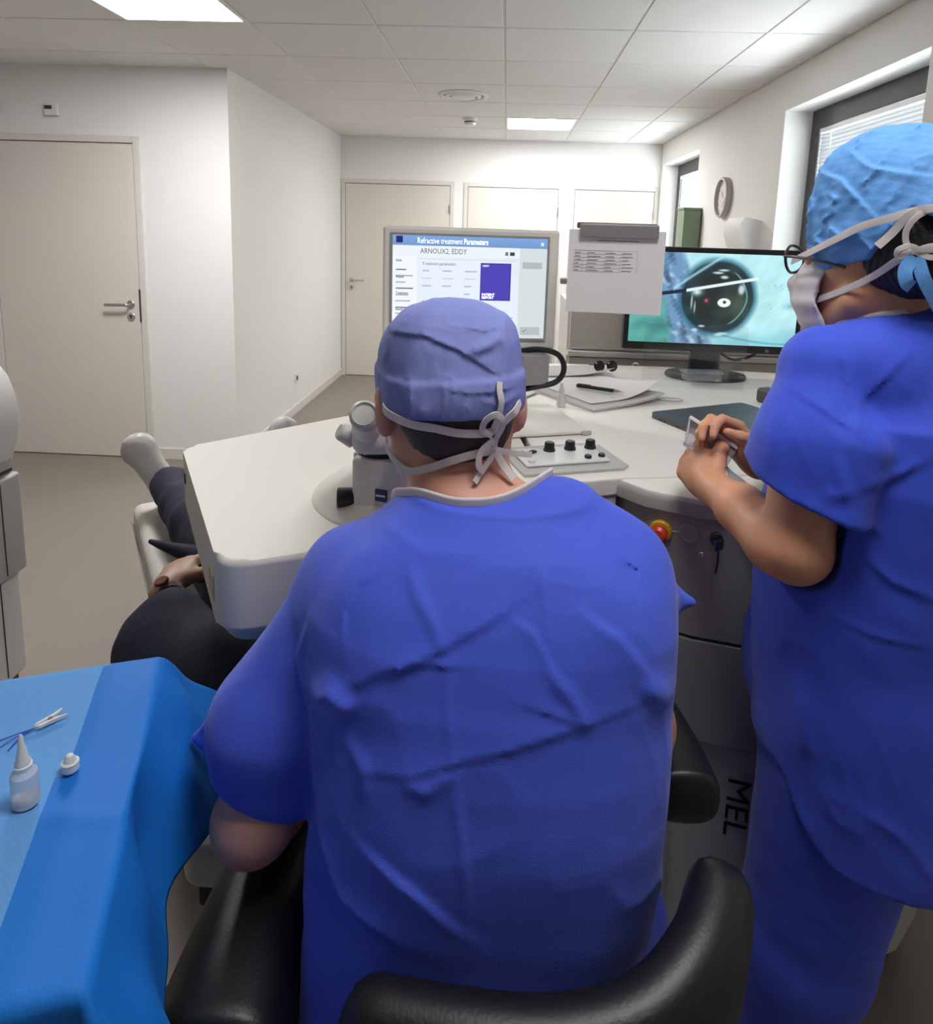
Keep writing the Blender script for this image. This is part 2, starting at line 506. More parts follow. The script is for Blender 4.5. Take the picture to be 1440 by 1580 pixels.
# ------------------------------------------------------------------ suspended ceiling: every tile a piece
GX, GY = -.0466, 3.2994
ceiling = struct(MB().lohi((XW - T, YB - T, HC + .02), (XR + .4, YF + T, HC + .12)).build('ceiling', M_grid))
LIGHTS = {(0, 4), (-3, -1), (0, -5)}  # third panel is added out of view as fill light for the foreground
DIFF = (-1, 2)
tile_cache = {}
def tile_mesh(sx, sy):
    key = (round(sx, 3), round(sy, 3))
    if key not in tile_cache:
        o = MB().box((0, 0, .008), (sx, sy, .016), .0025, seg=1).build('ceiling_tile', M_ceil)
        tile_cache[key] = o.data; bpy.data.objects.remove(o)
    return tile_cache[key]
bars = MB()
for i in range(-7, 4):
    for j in range(-10, 8):
        x0, x1 = max(GX + .6 * i, XW), min(GX + .6 * (i + 1), XR)
        y0, y1 = max(GY + .6 * j, YB), min(GY + .6 * (j + 1), YF)
        if x1 - x0 < .03 or y1 - y0 < .03: continue
        if x1 < XL + .01 and y0 > YL: continue
        if (i, j) in LIGHTS: continue
        o = bpy.data.objects.new('ceiling_tile', tile_mesh(x1 - x0 - .011, y1 - y0 - .011))
        COL.objects.link(o); o.parent = ceiling; o.location = ((x0 + x1) / 2, (y0 + y1) / 2, HC)
for i in range(-6, 3): bars.lohi((GX + .6 * i - .012, YB, HC + .0045), (GX + .6 * i + .012, YF, HC + .0185))
for j in range(-9, 7): bars.lohi((XW, GY + .6 * j - .012, HC + .005), (XR, GY + .6 * j + .012, HC + .0180))
bars.build('ceiling_grid_bars', M_grid, ceiling)
LBL = {(0, 4): 'square LED ceiling panel near the far doors beside the smoke detector', (-3, -1): 'square LED ceiling panel overhead before the left door',
       (0, -5): 'added fill panel on the ceiling above the seated surgeon, out of view'}
for (i, j) in sorted(LIGHTS):
    cx, cy = GX + .6 * i + .3, GY + .6 * j + .3
    t = thing('ceiling_light', LBL[(i, j)], 'ceiling light', (cx, cy, HC), group='LED ceiling panels')
    b = MB()
    for s in (-1, 1):
        b.box((s * .286, 0, .006), (.020, .592, .020), .002); b.box((0, s * .286, .006), (.552, .020, .020), .002)
    b.build('frame', M_plast, t)
    MB().box((0, 0, .006), (.553, .553, .012), .003).build('diffuser', M_panel_added if (i, j) == (0, -5) else M_panel, t)
# round air diffuser, smoke detector
t = thing('air_vent', 'round white ceiling air vent with concentric rings', 'vent', (-.336, 4.84, HC))
b = MB(); b.lathe([(.175, 0), (.178, -.004), (.170, -.012), (.150, -.016), (.140, -.010), (.138, .0)], n=48, cap=False); b.build('outer_ring', M_plast, t)
b = MB(); b.lathe([(.128, .002), (.124, -.014), (.105, -.022), (.096, -.012)], n=48, cap=False); b.build('middle_ring', M_plast, t)
b = MB(); b.lathe([(.004, -.026), (.060, -.026), (.082, -.020), (.086, -.008), (.07, .0)], n=48); b.build('centre_disc', M_plast, t)
b = MB(); b.lathe([(.150, .0005), (.150, -.0015)], n=40); b.build('throat', mat('vent_dark', s2l(120, 115, 112), .7), t)
t = thing('smoke_detector', 'small white smoke detector on the ceiling behind the air vent', 'smoke detector', (-.34, 5.80, HC))
MB().lathe([(.060, 0), (.060, -.018), (.054, -.022)], n=28).build('base', M_plast, t)
MB().lathe([(.050, -.022), (.046, -.046), (.034, -.056), (.004, -.057)], n=28).build('sensor_head', M_plast, t)
MB().lathe([(.0505, -.026), (.0485, -.036)], n=28, cap=False).build('vent_slot', M_gap, t)
# ------------------------------------------------------------------ doors
def door(k, face, x0, x1, z1, handle_x, hside, hinge_x, loc_y, strike=None, seen=True):
    """leaf in a wall that faces -Y at y=loc_y"""
    d = bpy.data.objects.new('door_%d' % k, None); COL.objects.link(d); struct(d); d.location = ((x0 + x1) / 2, loc_y, 0)
    y = loc_y
    b = MB(); fr = .045
    b.lohi((x0 - fr, y - .012, 0), (x0 - .004, y + .02, z1 + fr), .003); b.lohi((x1 + .004, y - .012, 0), (x1 + fr, y + .02, z1 + fr), .003)
    b.lohi((x0 - .004, y - .012, z1 + .004), (x1 + .004, y + .02, z1 + fr), .003)
    b.build('door_frame', M_frame, d, world=True)
    MB().lohi((x0 - .005, y - .002, 0), (x1 + .005, y + .001, z1 + .005)).build('shadow_gap', M_gap, d, world=True)
    leaf = MB().lohi((x0, y - .009, .006), (x1, y - .001, z1 - .002), .0015, 1).build('door_leaf', M_door, d, world=True)
    if handle_x is not None:
        b = MB(); z = 1.035
        b.cyl((handle_x, y - .0095, z), (handle_x, y - .018, z), .026, n=24, bev=.002)
        b.tube([(handle_x, y - .016, z), (handle_x, y - .05, z), (handle_x + hside * .02, y - .060, z), (handle_x + hside * .145, y - .060, z - .002)], .0095, 12)
        b.build('handle', M_steel, d, world=True)
        b = MB(); z = .955; b.cyl((handle_x, y - .0095, z), (handle_x, y - .017, z), .026, n=24, bev=.002); b.build('lock_rosette', M_steel, d, world=True)
        b = MB(); b.box((handle_x, y - .018, z - .004), (.008, .003, .020), .001); b.cyl((handle_x, y - .0165, z + .005), (handle_x, y - .0195, z + .005), .008, n=14)
        b.build('keyhole', M_darkst, d, world=True)
    if strike is not None:
        MB().lohi((strike - .006, y - .0135, .92), (strike + .006, y - .010, 1.135), .001).build('strike_plate', M_darkst, d, world=True)
    if hinge_x is not None:
        for z in (.25, 1.02, 1.80):
            MB().cyl((hinge_x, y - .014, z - .045), (hinge_x, y - .014, z + .045), .009, n=12, bev=.002).build('hinge', M_steel, d, world=True)
door(1, 0, -3.28, -2.352, 2.042, -2.412, -1, None, YL, strike=-2.349)
door(2, 0, -1.685, -.600, 2.032, -1.625, 1, -.597, YF)
door(3, 0, -.412, .513, 2.028, None, 1, .516, YF)
door(4, 0, .685, 1.490, 2.030, None, 1, 1.493, YF)
# baseboards
struct(MB().lohi((XL, YL + .0, 0), (XL + .012, YF, .075), .003).build('baseboard_corridor_left', M_base))
b = MB(); b.lohi((-.553, YF - .012, 0), (-.459, YF, .075), .003); b.lohi((.560, YF - .012, 0), (.638, YF, .075), .003); struct(b.build('baseboard_far', M_base))
b = MB(); b.lohi((-2.305, YL - .012, 0), (XL, YL, .075), .003); b.lohi((XW, YL - .012, 0), (-3.327, YL, .075), .003); struct(b.build('baseboard_door_side', M_base))
struct(MB().lohi((XR - .012, YB, 0), (XR, YF, .075), .003).build('baseboard_right', M_base))
# wall fittings
t = thing('motion_sensor', 'small white wall sensor with dark window above the left door', 'sensor', (-2.846, YL, 2.235))
MB().box((0, -.014, 0), (.080, .026, .076), .004).build('housing', M_plast, t)
MB().box((-.012, -.0285, .010), (.046, .004, .022), .001).build('sensor_window', M_darkst, t)
t = thing('wall_socket', 'small white socket low on the side wall above the baseboard', 'socket', (XL, 5.473, .302))
MB().box((.005, 0, 0), (.010, .082, .082), .003).build('cover_plate', M_plast, t)
MB().lathe([(.022, .0), (.022, .002)], (.0095, 0, 0), 20, (1, 0, 0)).build('socket_well', M_gap, t)
# clock on the right wall
t = thing('wall_clock', 'round wall clock with grey rim and white dial between the windows', 'clock', (XR, 4.90, 1.862))
b = MB(); b.lathe([(.118, .004), (.138, .0), (.143, .010), (.143, .030), (.135, .042), (.124, .044), (.122, .022)], n=48, axis=(-1, 0, 0), cap=False); b.build('rim', mat('clock_rim', s2l(176, 168, 160), .35, .3), t)
MB().lathe([(.124, .004), (.124, .020)], n=48, axis=(-1, 0, 0)).build('dial', mat('clock_dial', s2l(222, 218, 210), .5), t)
for q in range(12):
    a = q * math.pi / 6
    b = MB(); b.box((-.0205, math.sin(a) * .104, math.cos(a) * .104), (.001, .004, .016), rot=Matrix.Rotation(-a, 3, 'X')); b.build('hour_mark', M_anth, t)
b = MB(); b.box((-.0215, .018, .022), (.001, .006, .060), rot=Matrix.Rotation(-.7, 3, 'X')); b.build('hour_hand', M_anth, t)
b = MB(); b.box((-.0225, -.030, -.032), (.001, .004, .095), rot=Matrix.Rotation(-2.4 + math.pi, 3, 'X')); b.build('minute_hand', M_anth, t)
# curved white dispenser
t = thing('towel_dispenser', 'white curved wall dispenser beside the near window', 'dispenser', (XR, 4.33, 1.42))
prof = [(0, .27), (-.10, .285), (-.125, .25), (-.128, .18), (-.105, .12), (-.085, .06), (-.09, .0), (0, -.02)]
b = MB(); n = len(prof)
b.add([(x, y, z) for y in (-.15, .15) for x, z in prof], [tuple(range(n))[::-1], tuple(range(n, 2 * n))] + [(i, (i + 1) % n, n + (i + 1) % n, n + i) for i in range(n)])
b.build('cover', M_plast, t, ang=50)
MB().lohi((-.115, -.13, -.06), (-.001, .13, -.022), .008).build('tray', mat('grey_plastic', s2l(176, 176, 176), .45), t)

# ------------------------------------------------------------------ people: shared head
def head_sdf(L, ear=True):
    d = ell(L, (0, -.012, .035), (.077, .098, .090))
    d = smin(d, ell(L, (0, .032, -.03), (.060, .066, .085)), .03)
    d = smin(d, ell(L, (0, .066, -.098), (.030, .026, .024)), .03)
    for s in (-1, 1):
        d = smin(d, rcone(L, (s * .056, .0, -.055), (s * .022, .066, -.098), .020, .018), .025)
        d = smax(d, -ell(L, (s * .033, .106, .008), (.020, .016, .012)), .012)     # eye sockets
        d = smin(d, ell(L, (s * .033, .086, .008), (.014, .013, .012)), .004)      # eyeball and lid
        if ear:
            e = ell(L, (s * .086, -.012, -.012), (.014, .022, .035))
            e = smax(e, -ell(L, (s * .097, -.002, -.010), (.011, .013, .022)), .004)
            d = smin(d, e, .008)
    d = smin(d, rcone(L, (0, .092, .018), (0, .112, -.026), .008, .013), .014)     # nose
    d = smin(d, rcone(L, (-.018, .094, -.062), (.018, .094, -.062), .008, .008), .010)   # lips
    return d
def hand_sdf(P, wrist, palm_dir, back_dir, side, curl, scale=1.0, thumb_in=.5):
    """palm, five unequal jointed fingers, thumb off the side of the palm. side=+1 when the thumb lies along back x palm"""
    y = np.array(palm_dir, float); y /= np.linalg.norm(y)
    z = np.array(back_dir, float); z -= y * (z @ y); z /= np.linalg.norm(z)
    x = np.cross(y, z) * side
    R = np.array([x, y, z]); W = np.array(wrist, float)
    g = lambda a, b, c: W + (a * x + b * y + c * z) * scale
    L = ((P - W.astype(np.float32)) @ R.T.astype(np.float32)) / scale
    d = sell(L, (0, .048, 0), (.042, .052, .016), 2.6)
    d = smin(d, rcone(L, (0, -.02, 0), (0, .02, 0), .027, .026), .02)
    lens = [(.043, .026, .021), (.047, .030, .022), (.044, .028, .021), (.034, .021, .019)]
    for i, (l1, l2, l3) in enumerate(lens):
        bx = (.031 - .0205 * i); by = (.092, .098, .094, .084)[i]
        c = curl[i] if hasattr(curl, '__len__') else curl
        a = 0.0; p = np.array([bx, by - .012, .002]); pts = [(p, .0105)]
        for l, k, r in ((l1, .55, .0095), (l2, 1.0, .0088), (l3, .7, .0075)):
            a += c * k
            p = p + l * np.array([(bx * .35) * (1 - c * .5), math.cos(a), -math.sin(a)])
            pts.append((p, r))
        d = smin(d, chain(L, [(q.astype(np.float32), r) for q, r in pts], .003), .006)
    t0 = np.array([.030, .022, -.006]); t1 = t0 + np.array([.026, .030, -.012])
    t2 = t1 + np.array([.016 - .030 * thumb_in, .030, -.016]); t3 = t2 + np.array([.004 - .018 * thumb_in, .024, -.010])
    d = smin(d, chain(L, [(t0, .015), (t1, .0125), (t2, .0105), (t3, .0085)], .006), .010)
    return d * scale

# ------------------------------------------------------------------ seated surgeon
SC = (-.066, .838, 1.345)
SR = frame((-.27, .90, -.36))
TZ = [.50, .58, .66, .79, .90, .98, 1.04, 1.10, 1.15, 1.19, 1.225, 1.255]
TX0 = [-.222, -.210, -.203, -.200, -.193, -.186, -.190, -.188, -.178, -.150, -.115, -.085]
TX1 = [.155, .158, .162, .176, .186, .193, .194, .192, .184, .164, .130, .09]
TYC = [.60, .61, .62, .64, .645, .655, .665, .68, .695, .71, .725, .74]
TRY = [.155, .15, .145, .140, .135, .135, .13, .125, .115, .10, .085, .06]
S_ARM_L = [((-.06, .74, 1.205), .048), ((-.160, .735, 1.138), .066), ((-.250, .685, .985), .068), ((-.252, .676, .935), .062)]
S_ARM_R = [((.060, .74, 1.214), .050), ((.135, .735, 1.165), .066), ((.160, .765, 1.02), .058)]
S_CREASES = []
def surgeon_gown(P):
    d = loft(P, TZ, TX0, TX1, TYC, TRY, 2.4)
    d = smin(d, rcone(P, (-.10, .70, 1.12), (.09, .70, 1.13), .10, .10), .05)
    tr = rcone(P, (-.075, .745, 1.207), (.075, .745, 1.217), .046, .048)
    d = smin(d, tr, .05)
    aL = chain(P, S_ARM_L, .03)
    flap = rcone(P, (-.250, .733, 1.05), (-.352, .712, .940), .012, .006)
    flap = np.minimum(flap, rcone(P, (-.352, .712, .940), (-.30, .70, .93), .007, .014))
    aL = smin(aL, flap, .045)
    n = np.array([-.41, -.41, -.82], np.float32)           # cuff plane of the left sleeve
    cut = (P - np.array((-.355, .71, .930), np.float32)) @ n
    aL = smax(aL, cut, .006)
    aR = chain(P, S_ARM_R, .03)
    aR = smin(aR, rcone(P, (.185, .745, 1.14), (.236, .742, 1.133), .030, .005), .02)
    aR = smax(aR, (P - np.array((.17, .765, 1.035), np.float32)) @ np.array([.25, .2, -.94], np.float32), .006)
    cav = rcone(P, (-.225, .70, 1.00), (-.272, .668, .87), .038, .052)
    d = smin(d, aL, .022)
    d = smin(d, aR, .028)
    # relief: creases charted over the back (x, z)
    back = np.clip((.72 - P[:, 1]) / .06, 0, 1)
    P2 = P[:, [0, 2]]
    r = np.zeros(len(P), np.float32)
    for pts, w, h, kd in S_CREASES: r += crease(P2, pts, w, h, kd)
    r *= 1.25
    r += .0030 * vnoise(P, 14, 3) + .0032 * wrinkle(P * np.array([1, .5, .7], np.float32), 17, 5, 7) + .0016 * wrinkle(P, 34, 15, 7)
    d = d - r * back - .0015 * vnoise(P, 25, 8)
    neck = rcone(P, (-.035, .80, 1.16), (-.03, .79, 1.36), .090, .090)
    d = smax(d, -neck, .01)
    d = np.maximum(d, -cav)
    return np.maximum(d, .50 - P[:, 2])
def surgeon_skin(P):
    d = head_sdf(to_local(P, SC, SR))
    d = smin(d, rcone(P, (-.028, .755, 1.17), (-.058, .818, 1.31), .066, .060), .03)
    d = smin(d, rcone(P, (-.11, .745, 1.17), (.08, .745, 1.18), .045, .045), .06)
    t = loft(P, TZ, [a + .03 for a in TX0], [a - .03 for a in TX1], TYC, [a - .03 for a in TRY], 2.2)
    d = smin(d, t, .04)
    aL = chain(P, [((-.17, .735, 1.145), .055), ((-.264, .655, .888), .043), ((-.260, .70, .868), .042), ((-.200, .93, .875), .030)], .02)
    aR = chain(P, [((.145, .735, 1.165), .055), ((.192, .775, .94), .043), ((.175, .83, .915), .042), ((-.02, .96, .885), .030)], .02)
    d = smin(d, aL, .02); d = smin(d, aR, .02)
    d = smin(d, hand_sdf(P, (-.195, .95, .878), (.55, .8, .1), (-.3, .1, .95), 1, .7), .015)
    d = smin(d, hand_sdf(P, (-.035, .97, .886), (-.75, .6, .05), (.3, .1, .95), -1, .7), .015)
    for s in (-1, 1):
        d = smin(d, chain(P, [((s * .09, .66, .60), .085), ((s * .25 - .02, .97, .42), .055), ((s * .25 - .02, .98, .40), .052), ((s * .25 - .02, .95, .10), .040)], .03), .03)
    return d
def surgeon_trousers(P):
    d = sell(P, (-.025, .645, .60), (.150, .14, .115), 3.0)
    for s in (-1, 1):
        d = smin(d, chain(P, [((s * .09 - .01, .68, .59), .105), ((s * .25 - .02, .97, .42), .075), ((s * .25 - .02, .98, .40), .074), ((s * .25 - .02, .95, .10), .062)], .03), .03)
    d = d - .003 * vnoise(P, 25, 4)
    return np.maximum(d, .09 - P[:, 2])
CAP_B = (1.350, .03)
def surgeon_cap(P):
    L = to_local(P, SC, SR)
    d = sell(L, (-.003, -.014, .024), (.0875, .108, .097), 2.8)
    z = P[:, 2]
    seam = 1.392 + .05 * (P[:, 0] + .06)
    d = d - .0030 / (1 + np.exp((z - seam) / .0012))                 # folded band
    q = np.stack([P[:, 0], z], 1)
    bk = np.clip((.86 - P[:, 1]) / .04, 0, 1)
    r = crease(q, [(-.145, 1.437), (-.09, 1.440), (-.05, 1.425), (.0, 1.395)], .010, .004, 1)
    r += crease(q, [(-.04, 1.424), (-.015, 1.432), (.0, 1.443)], .006, .004, 0)
    r += crease(q, [(.0, 1.46), (.005, 1.42), (.006, 1.36)], .004, .003, 0)
    r += crease(q, [(-.06, 1.385), (-.03, 1.379), (.02, 1.384)], .004, .0025, 1)
    r += crease(q, [(-.02, 1.372), (.0, 1.368), (.022, 1.374)], .004, .002, 0)
    r += crease(q, [(-.12, 1.455), (-.135, 1.43), (-.14, 1.40)], .006, .002, 0)
    r += crease(q, [(-.05, 1.45), (-.02, 1.445), (.0, 1.45)], .005, .002, 1)
    d = d - r * bk - .0020 * vnoise(P, 40, 11) - .0022 * wrinkle(P, 45, 12, 6) - .0010 * wrinkle(P, 95, 13, 6)
    inner = sell(L, (-.003, -.014, .024), (.081, .101, .090), 2.6)
    bot = (CAP_B[0] + CAP_B[1] * (P[:, 1] - .75)) - z
    return np.maximum(np.maximum(d, bot), -np.maximum(inner, z - 1.385))
def surgeon_hair(P):
    L = to_local(P, SC, SR)
    d = ell(L, (0, -.012, .035), (.077, .098, .090))
    d = smin(d, ell(L, (0, -.045, -.035), (.058, .050, .050)), .03) - .0065
    d = d - .0004 * np.sin(P[:, 0] * 1300 + 5 * np.sin(P[:, 2] * 60)) - .0006 * vnoise(P, 150, 77)
    nape = 1.286 + .014 * vnoise(P, 130, 2) * .5 + .55 * (np.abs(L[:, 0] - .01) - .03).clip(0)
    d = np.maximum(d, nape - P[:, 2])
    d = np.maximum(d, P[:, 2] - 1.40)
    return np.maximum(d, L[:, 1] + .020)

# ------------------------------------------------------------------ standing assistant
AC = (.532, .970, 1.535)
AR = frame((-.45, .885, -.10))
A_SH = (.448, .930, 1.388); A_EL = (.410, .872, 1.146)
A_WR = (.362, 1.078, 1.150)
def assistant_skin(P):
    d = head_sdf(to_local(P, AC, AR), False)
    d = smin(d, rcone(P, (.580, .955, 1.36), (.550, .955, 1.49), .058, .054), .03)
    d = smin(d, rcone(P, (.51, .90, 1.375), (.64, 1.05, 1.375), .045, .050), .05)
    t = ell(P, (.585, .965, 1.15), (.13, .15, .28)); d = smin(d, t, .06)
    d = smin(d, ell(P, (.575, .97, .90), (.13, .15, .16)), .05)
    d = smin(d, chain(P, [(A_SH, .050), (A_EL, .0455), ((.399, .905, 1.138), .042), ((.376, .99, 1.152), .036), (A_WR, .0265)], .015), .02)
    d = smin(d, chain(P, [((.64, 1.06, 1.37), .050), ((.56, 1.21, 1.15), .042), ((.53, 1.22, 1.145), .040), ((.455, 1.155, 1.175), .027)], .02), .02)
    d = smin(d, hand_sdf(P, (.360, 1.088, 1.150), (-.20, .80, .25), (-.85, -.40, .40), 1, [1.15, 1.15, 1.2, 1.25], .92, .6), .010)
    d = smin(d, hand_sdf(P, (.452, 1.158, 1.178), (-.55, -.02, .55), (.55, .62, .55), -1, [.85, .9, 1.0, 1.1], .90, .6), .010)
    for c, b in (((.525, .895), (.53, .97)), ((.615, 1.05), (.62, 1.08))):
        d = smin(d, chain(P, [((*c, .80), .085), ((*c, .46), .06), ((*b, .10), .04)], .03), .03)
    return d
A_CREASES = []
AF = AR[1] / np.linalg.norm(AR[1][:2]); AF = np.array([AF[0], AF[1]])   # facing on the floor plan
def a_rot(P, c=(.585, .965)):
    """floor-plan coordinates: u along facing, v to her left"""
    q = P[:, :2] - np.array(c, np.float32)
    return (q @ np.array([-.838, .546], np.float32)), (q @ np.array([-.546, -.838], np.float32))
def assistant_top(P):
    u, v = a_rot(P); z = P[:, 2]
    Q = np.stack([u, v, z], 1)
    zs = [.66, .76, .88, 1.00, 1.12, 1.25, 1.33, 1.38, 1.415]
    d = loft(Q, zs, [-.195, -.19, -.175, -.160, -.160, -.150, -.125, -.09, -.055], [.155, .155, .160, .172, .176, .165, .135, .10, .06],
             [0] * 9, [.205, .205, .20, .19, .185, .185, .17, .12, .07], 2.3)
    d = smin(d, rcone(P, (.560, .925, 1.405), A_SH, .050, .056), .04)
    d = smin(d, rcone(P, (.515, .910, 1.405), (.620, .925, 1.448), .048, .052), .04)
    d = smin(d, rcone(P, (.520, .905, 1.378), (.66, 1.06, 1.378), .064, .064), .04)
    d = smin(d, rcone(P, (.60, .90, 1.33), (.65, .94, 1.36), .075, .07), .04)
    sl = chain(P, [((.450, .926, 1.382), .058), ((.436, .900, 1.285), .078), ((.428, .884, 1.195), .086)], .03)
    sl = smin(sl, rcone(P, (.42, .91, 1.29), (.352, .955, 1.232), .028, .006), .035)
    sl = smin(sl, rcone(P, (.46, .83, 1.30), (.440, .808, 1.20), .030, .014), .03)
    sl = smax(sl, (P - np.array((.405, .885, 1.232), np.float32)) @ np.array([-.20, .16, -.965], np.float32), .005)
    d = smin(d, sl, .012)
    sr = chain(P, [((.63, 1.05, 1.365), .066), ((.59, 1.17, 1.21), .080)], .03)
    d = smin(d, sr, .02)
    near = np.clip((.95 - P[:, 1]) / .05, 0, 1)
    q = P[:, [0, 2]]
    r = np.zeros(len(P), np.float32)
    for pts, w, h, kd in A_CREASES: r += crease(q, pts, w, h, kd)
    d = d - r * near - .0030 * vnoise(P, 13, 21) - .0034 * wrinkle(P, 15, 22, 7) - .0014 * wrinkle(P, 32, 25, 7)
    cav = rcone(P, (.44, .88, 1.26), (.40, .872, 1.15), .044, .066)
    d = np.maximum(d, -cav)
    d = smax(d, -rcone(P, (.552, .985, 1.36), (.535, .975, 1.54), .070, .074), .008)
    th = np.clip((u + .02) / .10, 0, 1)
    hem = .715 + .10 * th ** 2 + .0 * v
    return smax(d, hem - z, .004)
def assistant_trousers(P):
    d = sell(P, (.578, .97, .90), (.165, .165, .15), 2.6)
    for c, m_, b in (((.535, .905), (.520, .925), (.520, .985)), ((.625, 1.045), (.62, 1.06), (.635, 1.10))):
        d = smin(d, chain(P, [((*c, .80), .120), ((*m_, .46), .098), ((*b, .06), .086)], .03), .03)
    q = P[:, [0, 2]]
    r = crease(q, [(.50, .40), (.53, .36), (.57, .33)], .012, .005, 1) + crease(q, [(.47, .62), (.52, .58), (.56, .57)], .014, .004, 1)
    d = d - r - .003 * vnoise(P, 14, 31) - .0012 * vnoise(P, 34, 33)
    return np.maximum(d, .055 - P[:, 2])
def assistant_cap(P):
    L = to_local(P, AC, AR)
    d = sell(L, (0, -.018, .050), (.088, .108, .104), 2.3)
    d = smin(d, ell(L, (0, -.008, .112), (.080, .090, .074)), .03)
    r = .0050 * vnoise(L, 26, 41) + .0085 * wrinkle(L, 34, 42, 8) + .0055 * wrinkle(L, 70, 43, 8) + .0008 * vnoise(L, 160, 44)
    q = L[:, [1, 2]]
    r += crease(q, [(.085, .03), (.02, .015), (-.05, .035)], .007, .004, 1)
    r += crease(q, [(.055, .135), (-.0, .11), (-.05, .055)], .009, .006, 1)
    r += crease(q, [(.0, .15), (-.04, .12), (-.10, .10)], .008, .006, 1)
    d = d - r
    bot = (-.004 - .14 * L[:, 1] + 1.1 * np.clip(-.035 - L[:, 1], 0, .05) - .9 * np.clip(-.085 - L[:, 1], 0, 1)) - L[:, 2]
    inner = ell(L, (0, -.012, .035), (.081, .102, .094))
    return np.maximum(np.maximum(d, bot), -np.maximum(inner, L[:, 2] - .045))
def assistant_hair(P):
    L = to_local(P, AC, AR)
    d = ell(L, (0, -.014, .033), (.080, .104, .092))
    d = smin(d, ell(L, (0, -.075, -.005), (.058, .048, .058)), .03) - .003
    d = d - .0010 * np.sin(L[:, 1] * 700 + 4 * np.sin(L[:, 2] * 80))
    d = np.maximum(d, L[:, 2] - .07)
    d = np.maximum(d, (-.052 + .5 * np.clip(L[:, 1] + .06, 0, 1)) - L[:, 2])
    return np.maximum(d, L[:, 1] + .022)

# ------------------------------------------------------------------ patient lying on the bed
PB = np.array([-1.03, 2.30]); PE = np.array([.559, -.829]); PN = np.array([-.829, -.559])
def pb(t, o, z):
    q = PB + t * PE + o * PN
    return (float(q[0]), float(q[1]), z)
def patient_jacket(P):
    d = chain(P, [(pb(.98, 0, .70), .115), (pb(1.25, 0, .70), .125), (pb(1.42, 0, .70), .115)], .04)
    d = smin(d, rcone(P, pb(1.02, .10, .68), pb(1.02, -.10, .68), .10, .10), .05)
    d = smin(d, rcone(P, pb(1.40, .13, .70), pb(1.40, -.13, .70), .085, .085), .05)
    aL = chain(P, [(pb(1.38, .18, .72), .085), (pb(1.17, .30, .69), .082), (pb(1.12, .30, .72), .075), (pb(1.085, .285, .765), .052)], .03)
    aL = smin(aL, rcone(P, pb(1.10, .30, .70), pb(1.30, .20, .68), .09, .10), .05)
    d = smin(d, aL, .02)
    d = smin(d, chain(P, [(pb(1.38, -.18, .72), .075), (pb(1.12, -.27, .69), .065), (pb(1.02, -.15, .80), .045)], .03), .02)
    fl = chain(P, [(pb(.99, .10, .76), .030), (pb(.88, .19, .770), .030), (pb(.73, .290, .772), .007)], .01)
    d = smin(d, fl, .03)
    d = smin(d, chain(P, [(pb(.96, .14, .76), .035), (pb(.93, .25, .775), .018)], .01), .02)
    return d - .004 * vnoise(P, 16, 51) - .006 * wrinkle(P, 18, 52, 6)
def patient_trousers(P):
    d = sell(P, pb(.95, 0, .68), (.15, .15, .10), 2.5)
    for s in (-1, 1):
        d = smin(d, chain(P, [(pb(.90, s * .10, .68), .098), (pb(.52, s * .145, .70), .074), (pb(.30, s * .155, .675), .066), (pb(.075, s * .165, .675), .064)], .03), .03)
    u = (P[:, :2] - PB.astype(np.float32)) @ PE.astype(np.float32)
    d = d - .004 * vnoise(P, 20, 53) - .006 * wrinkle(P, 22, 54, 6)
    return np.maximum(d, .075 - u)
def patient_skin(P):
    C = pb(1.62, 0, .70)
    R = np.array([[-PN[0], -PN[1], 0], [0, 0, 1], [PE[0], PE[1], 0]], np.float32)
    d = head_sdf(to_local(P, C, R))
    d = smin(d, rcone(P, pb(1.52, 0, .685), pb(1.40, 0, .68), .052, .058), .03)
    d = smin(d, chain(P, [(pb(.98, 0, .70), .09), (pb(1.38, 0, .69), .10)]), .05)
    d = smin(d, chain(P, [(pb(1.38, .18, .71), .05), (pb(1.14, .295, .70), .042), (pb(1.03, .287, .790), .028)], .02), .02)
    d = smin(d, chain(P, [(pb(1.38, -.18, .71), .05), (pb(1.12, -.27, .69), .042), (pb(1.0, -.14, .80), .028)], .02), .02)
    d = smin(d, hand_sdf(P, pb(1.025, .285, .795), (*(-PE * .85 - PN * .5), .10), (PN[0] * .35, PN[1] * .35, .95), 1, [.75, .8, .85, .95], 1.0, .3), .012)
    d = smin(d, hand_sdf(P, pb(.99, -.13, .80), (*(-PE * .75 + PN * .6), -.02), (0, 0, 1), -1, .5, 1.0, .3), .012)
    for s in (-1, 1):
        d = smin(d, chain(P, [(pb(.90, s * .10, .67), .075), (pb(.5, s * .155, .69), .055), (pb(.06, s * .165, .655), .04)], .03), .03)
    return d
def patient_shoe(P, s):
    a = (P[:, :2] - np.array(pb(0, s * .17, 0)[:2], np.float32)) @ PE.astype(np.float32)
    b = (P[:, :2] - np.array(pb(0, s * .17, 0)[:2], np.float32)) @ PN.astype(np.float32)
    L = np.stack([a, b, P[:, 2]], 1)
    d = rcone(L, (.03, 0, .640), (-.015, s * .075, .775), .045, .048)
    d = smin(d, rcone(L, (.10, 0, .655), (.02, 0, .64), .058, .045), .03)
    d = smin(d, ell(L, (-.015, s * .080, .785), (.040, .056, .056)), .02)
    d = d - .003 * vnoise(L, 45, 61) - .004 * wrinkle(L, 50, 62, 6)
    return smax(d, a - .13, .01)

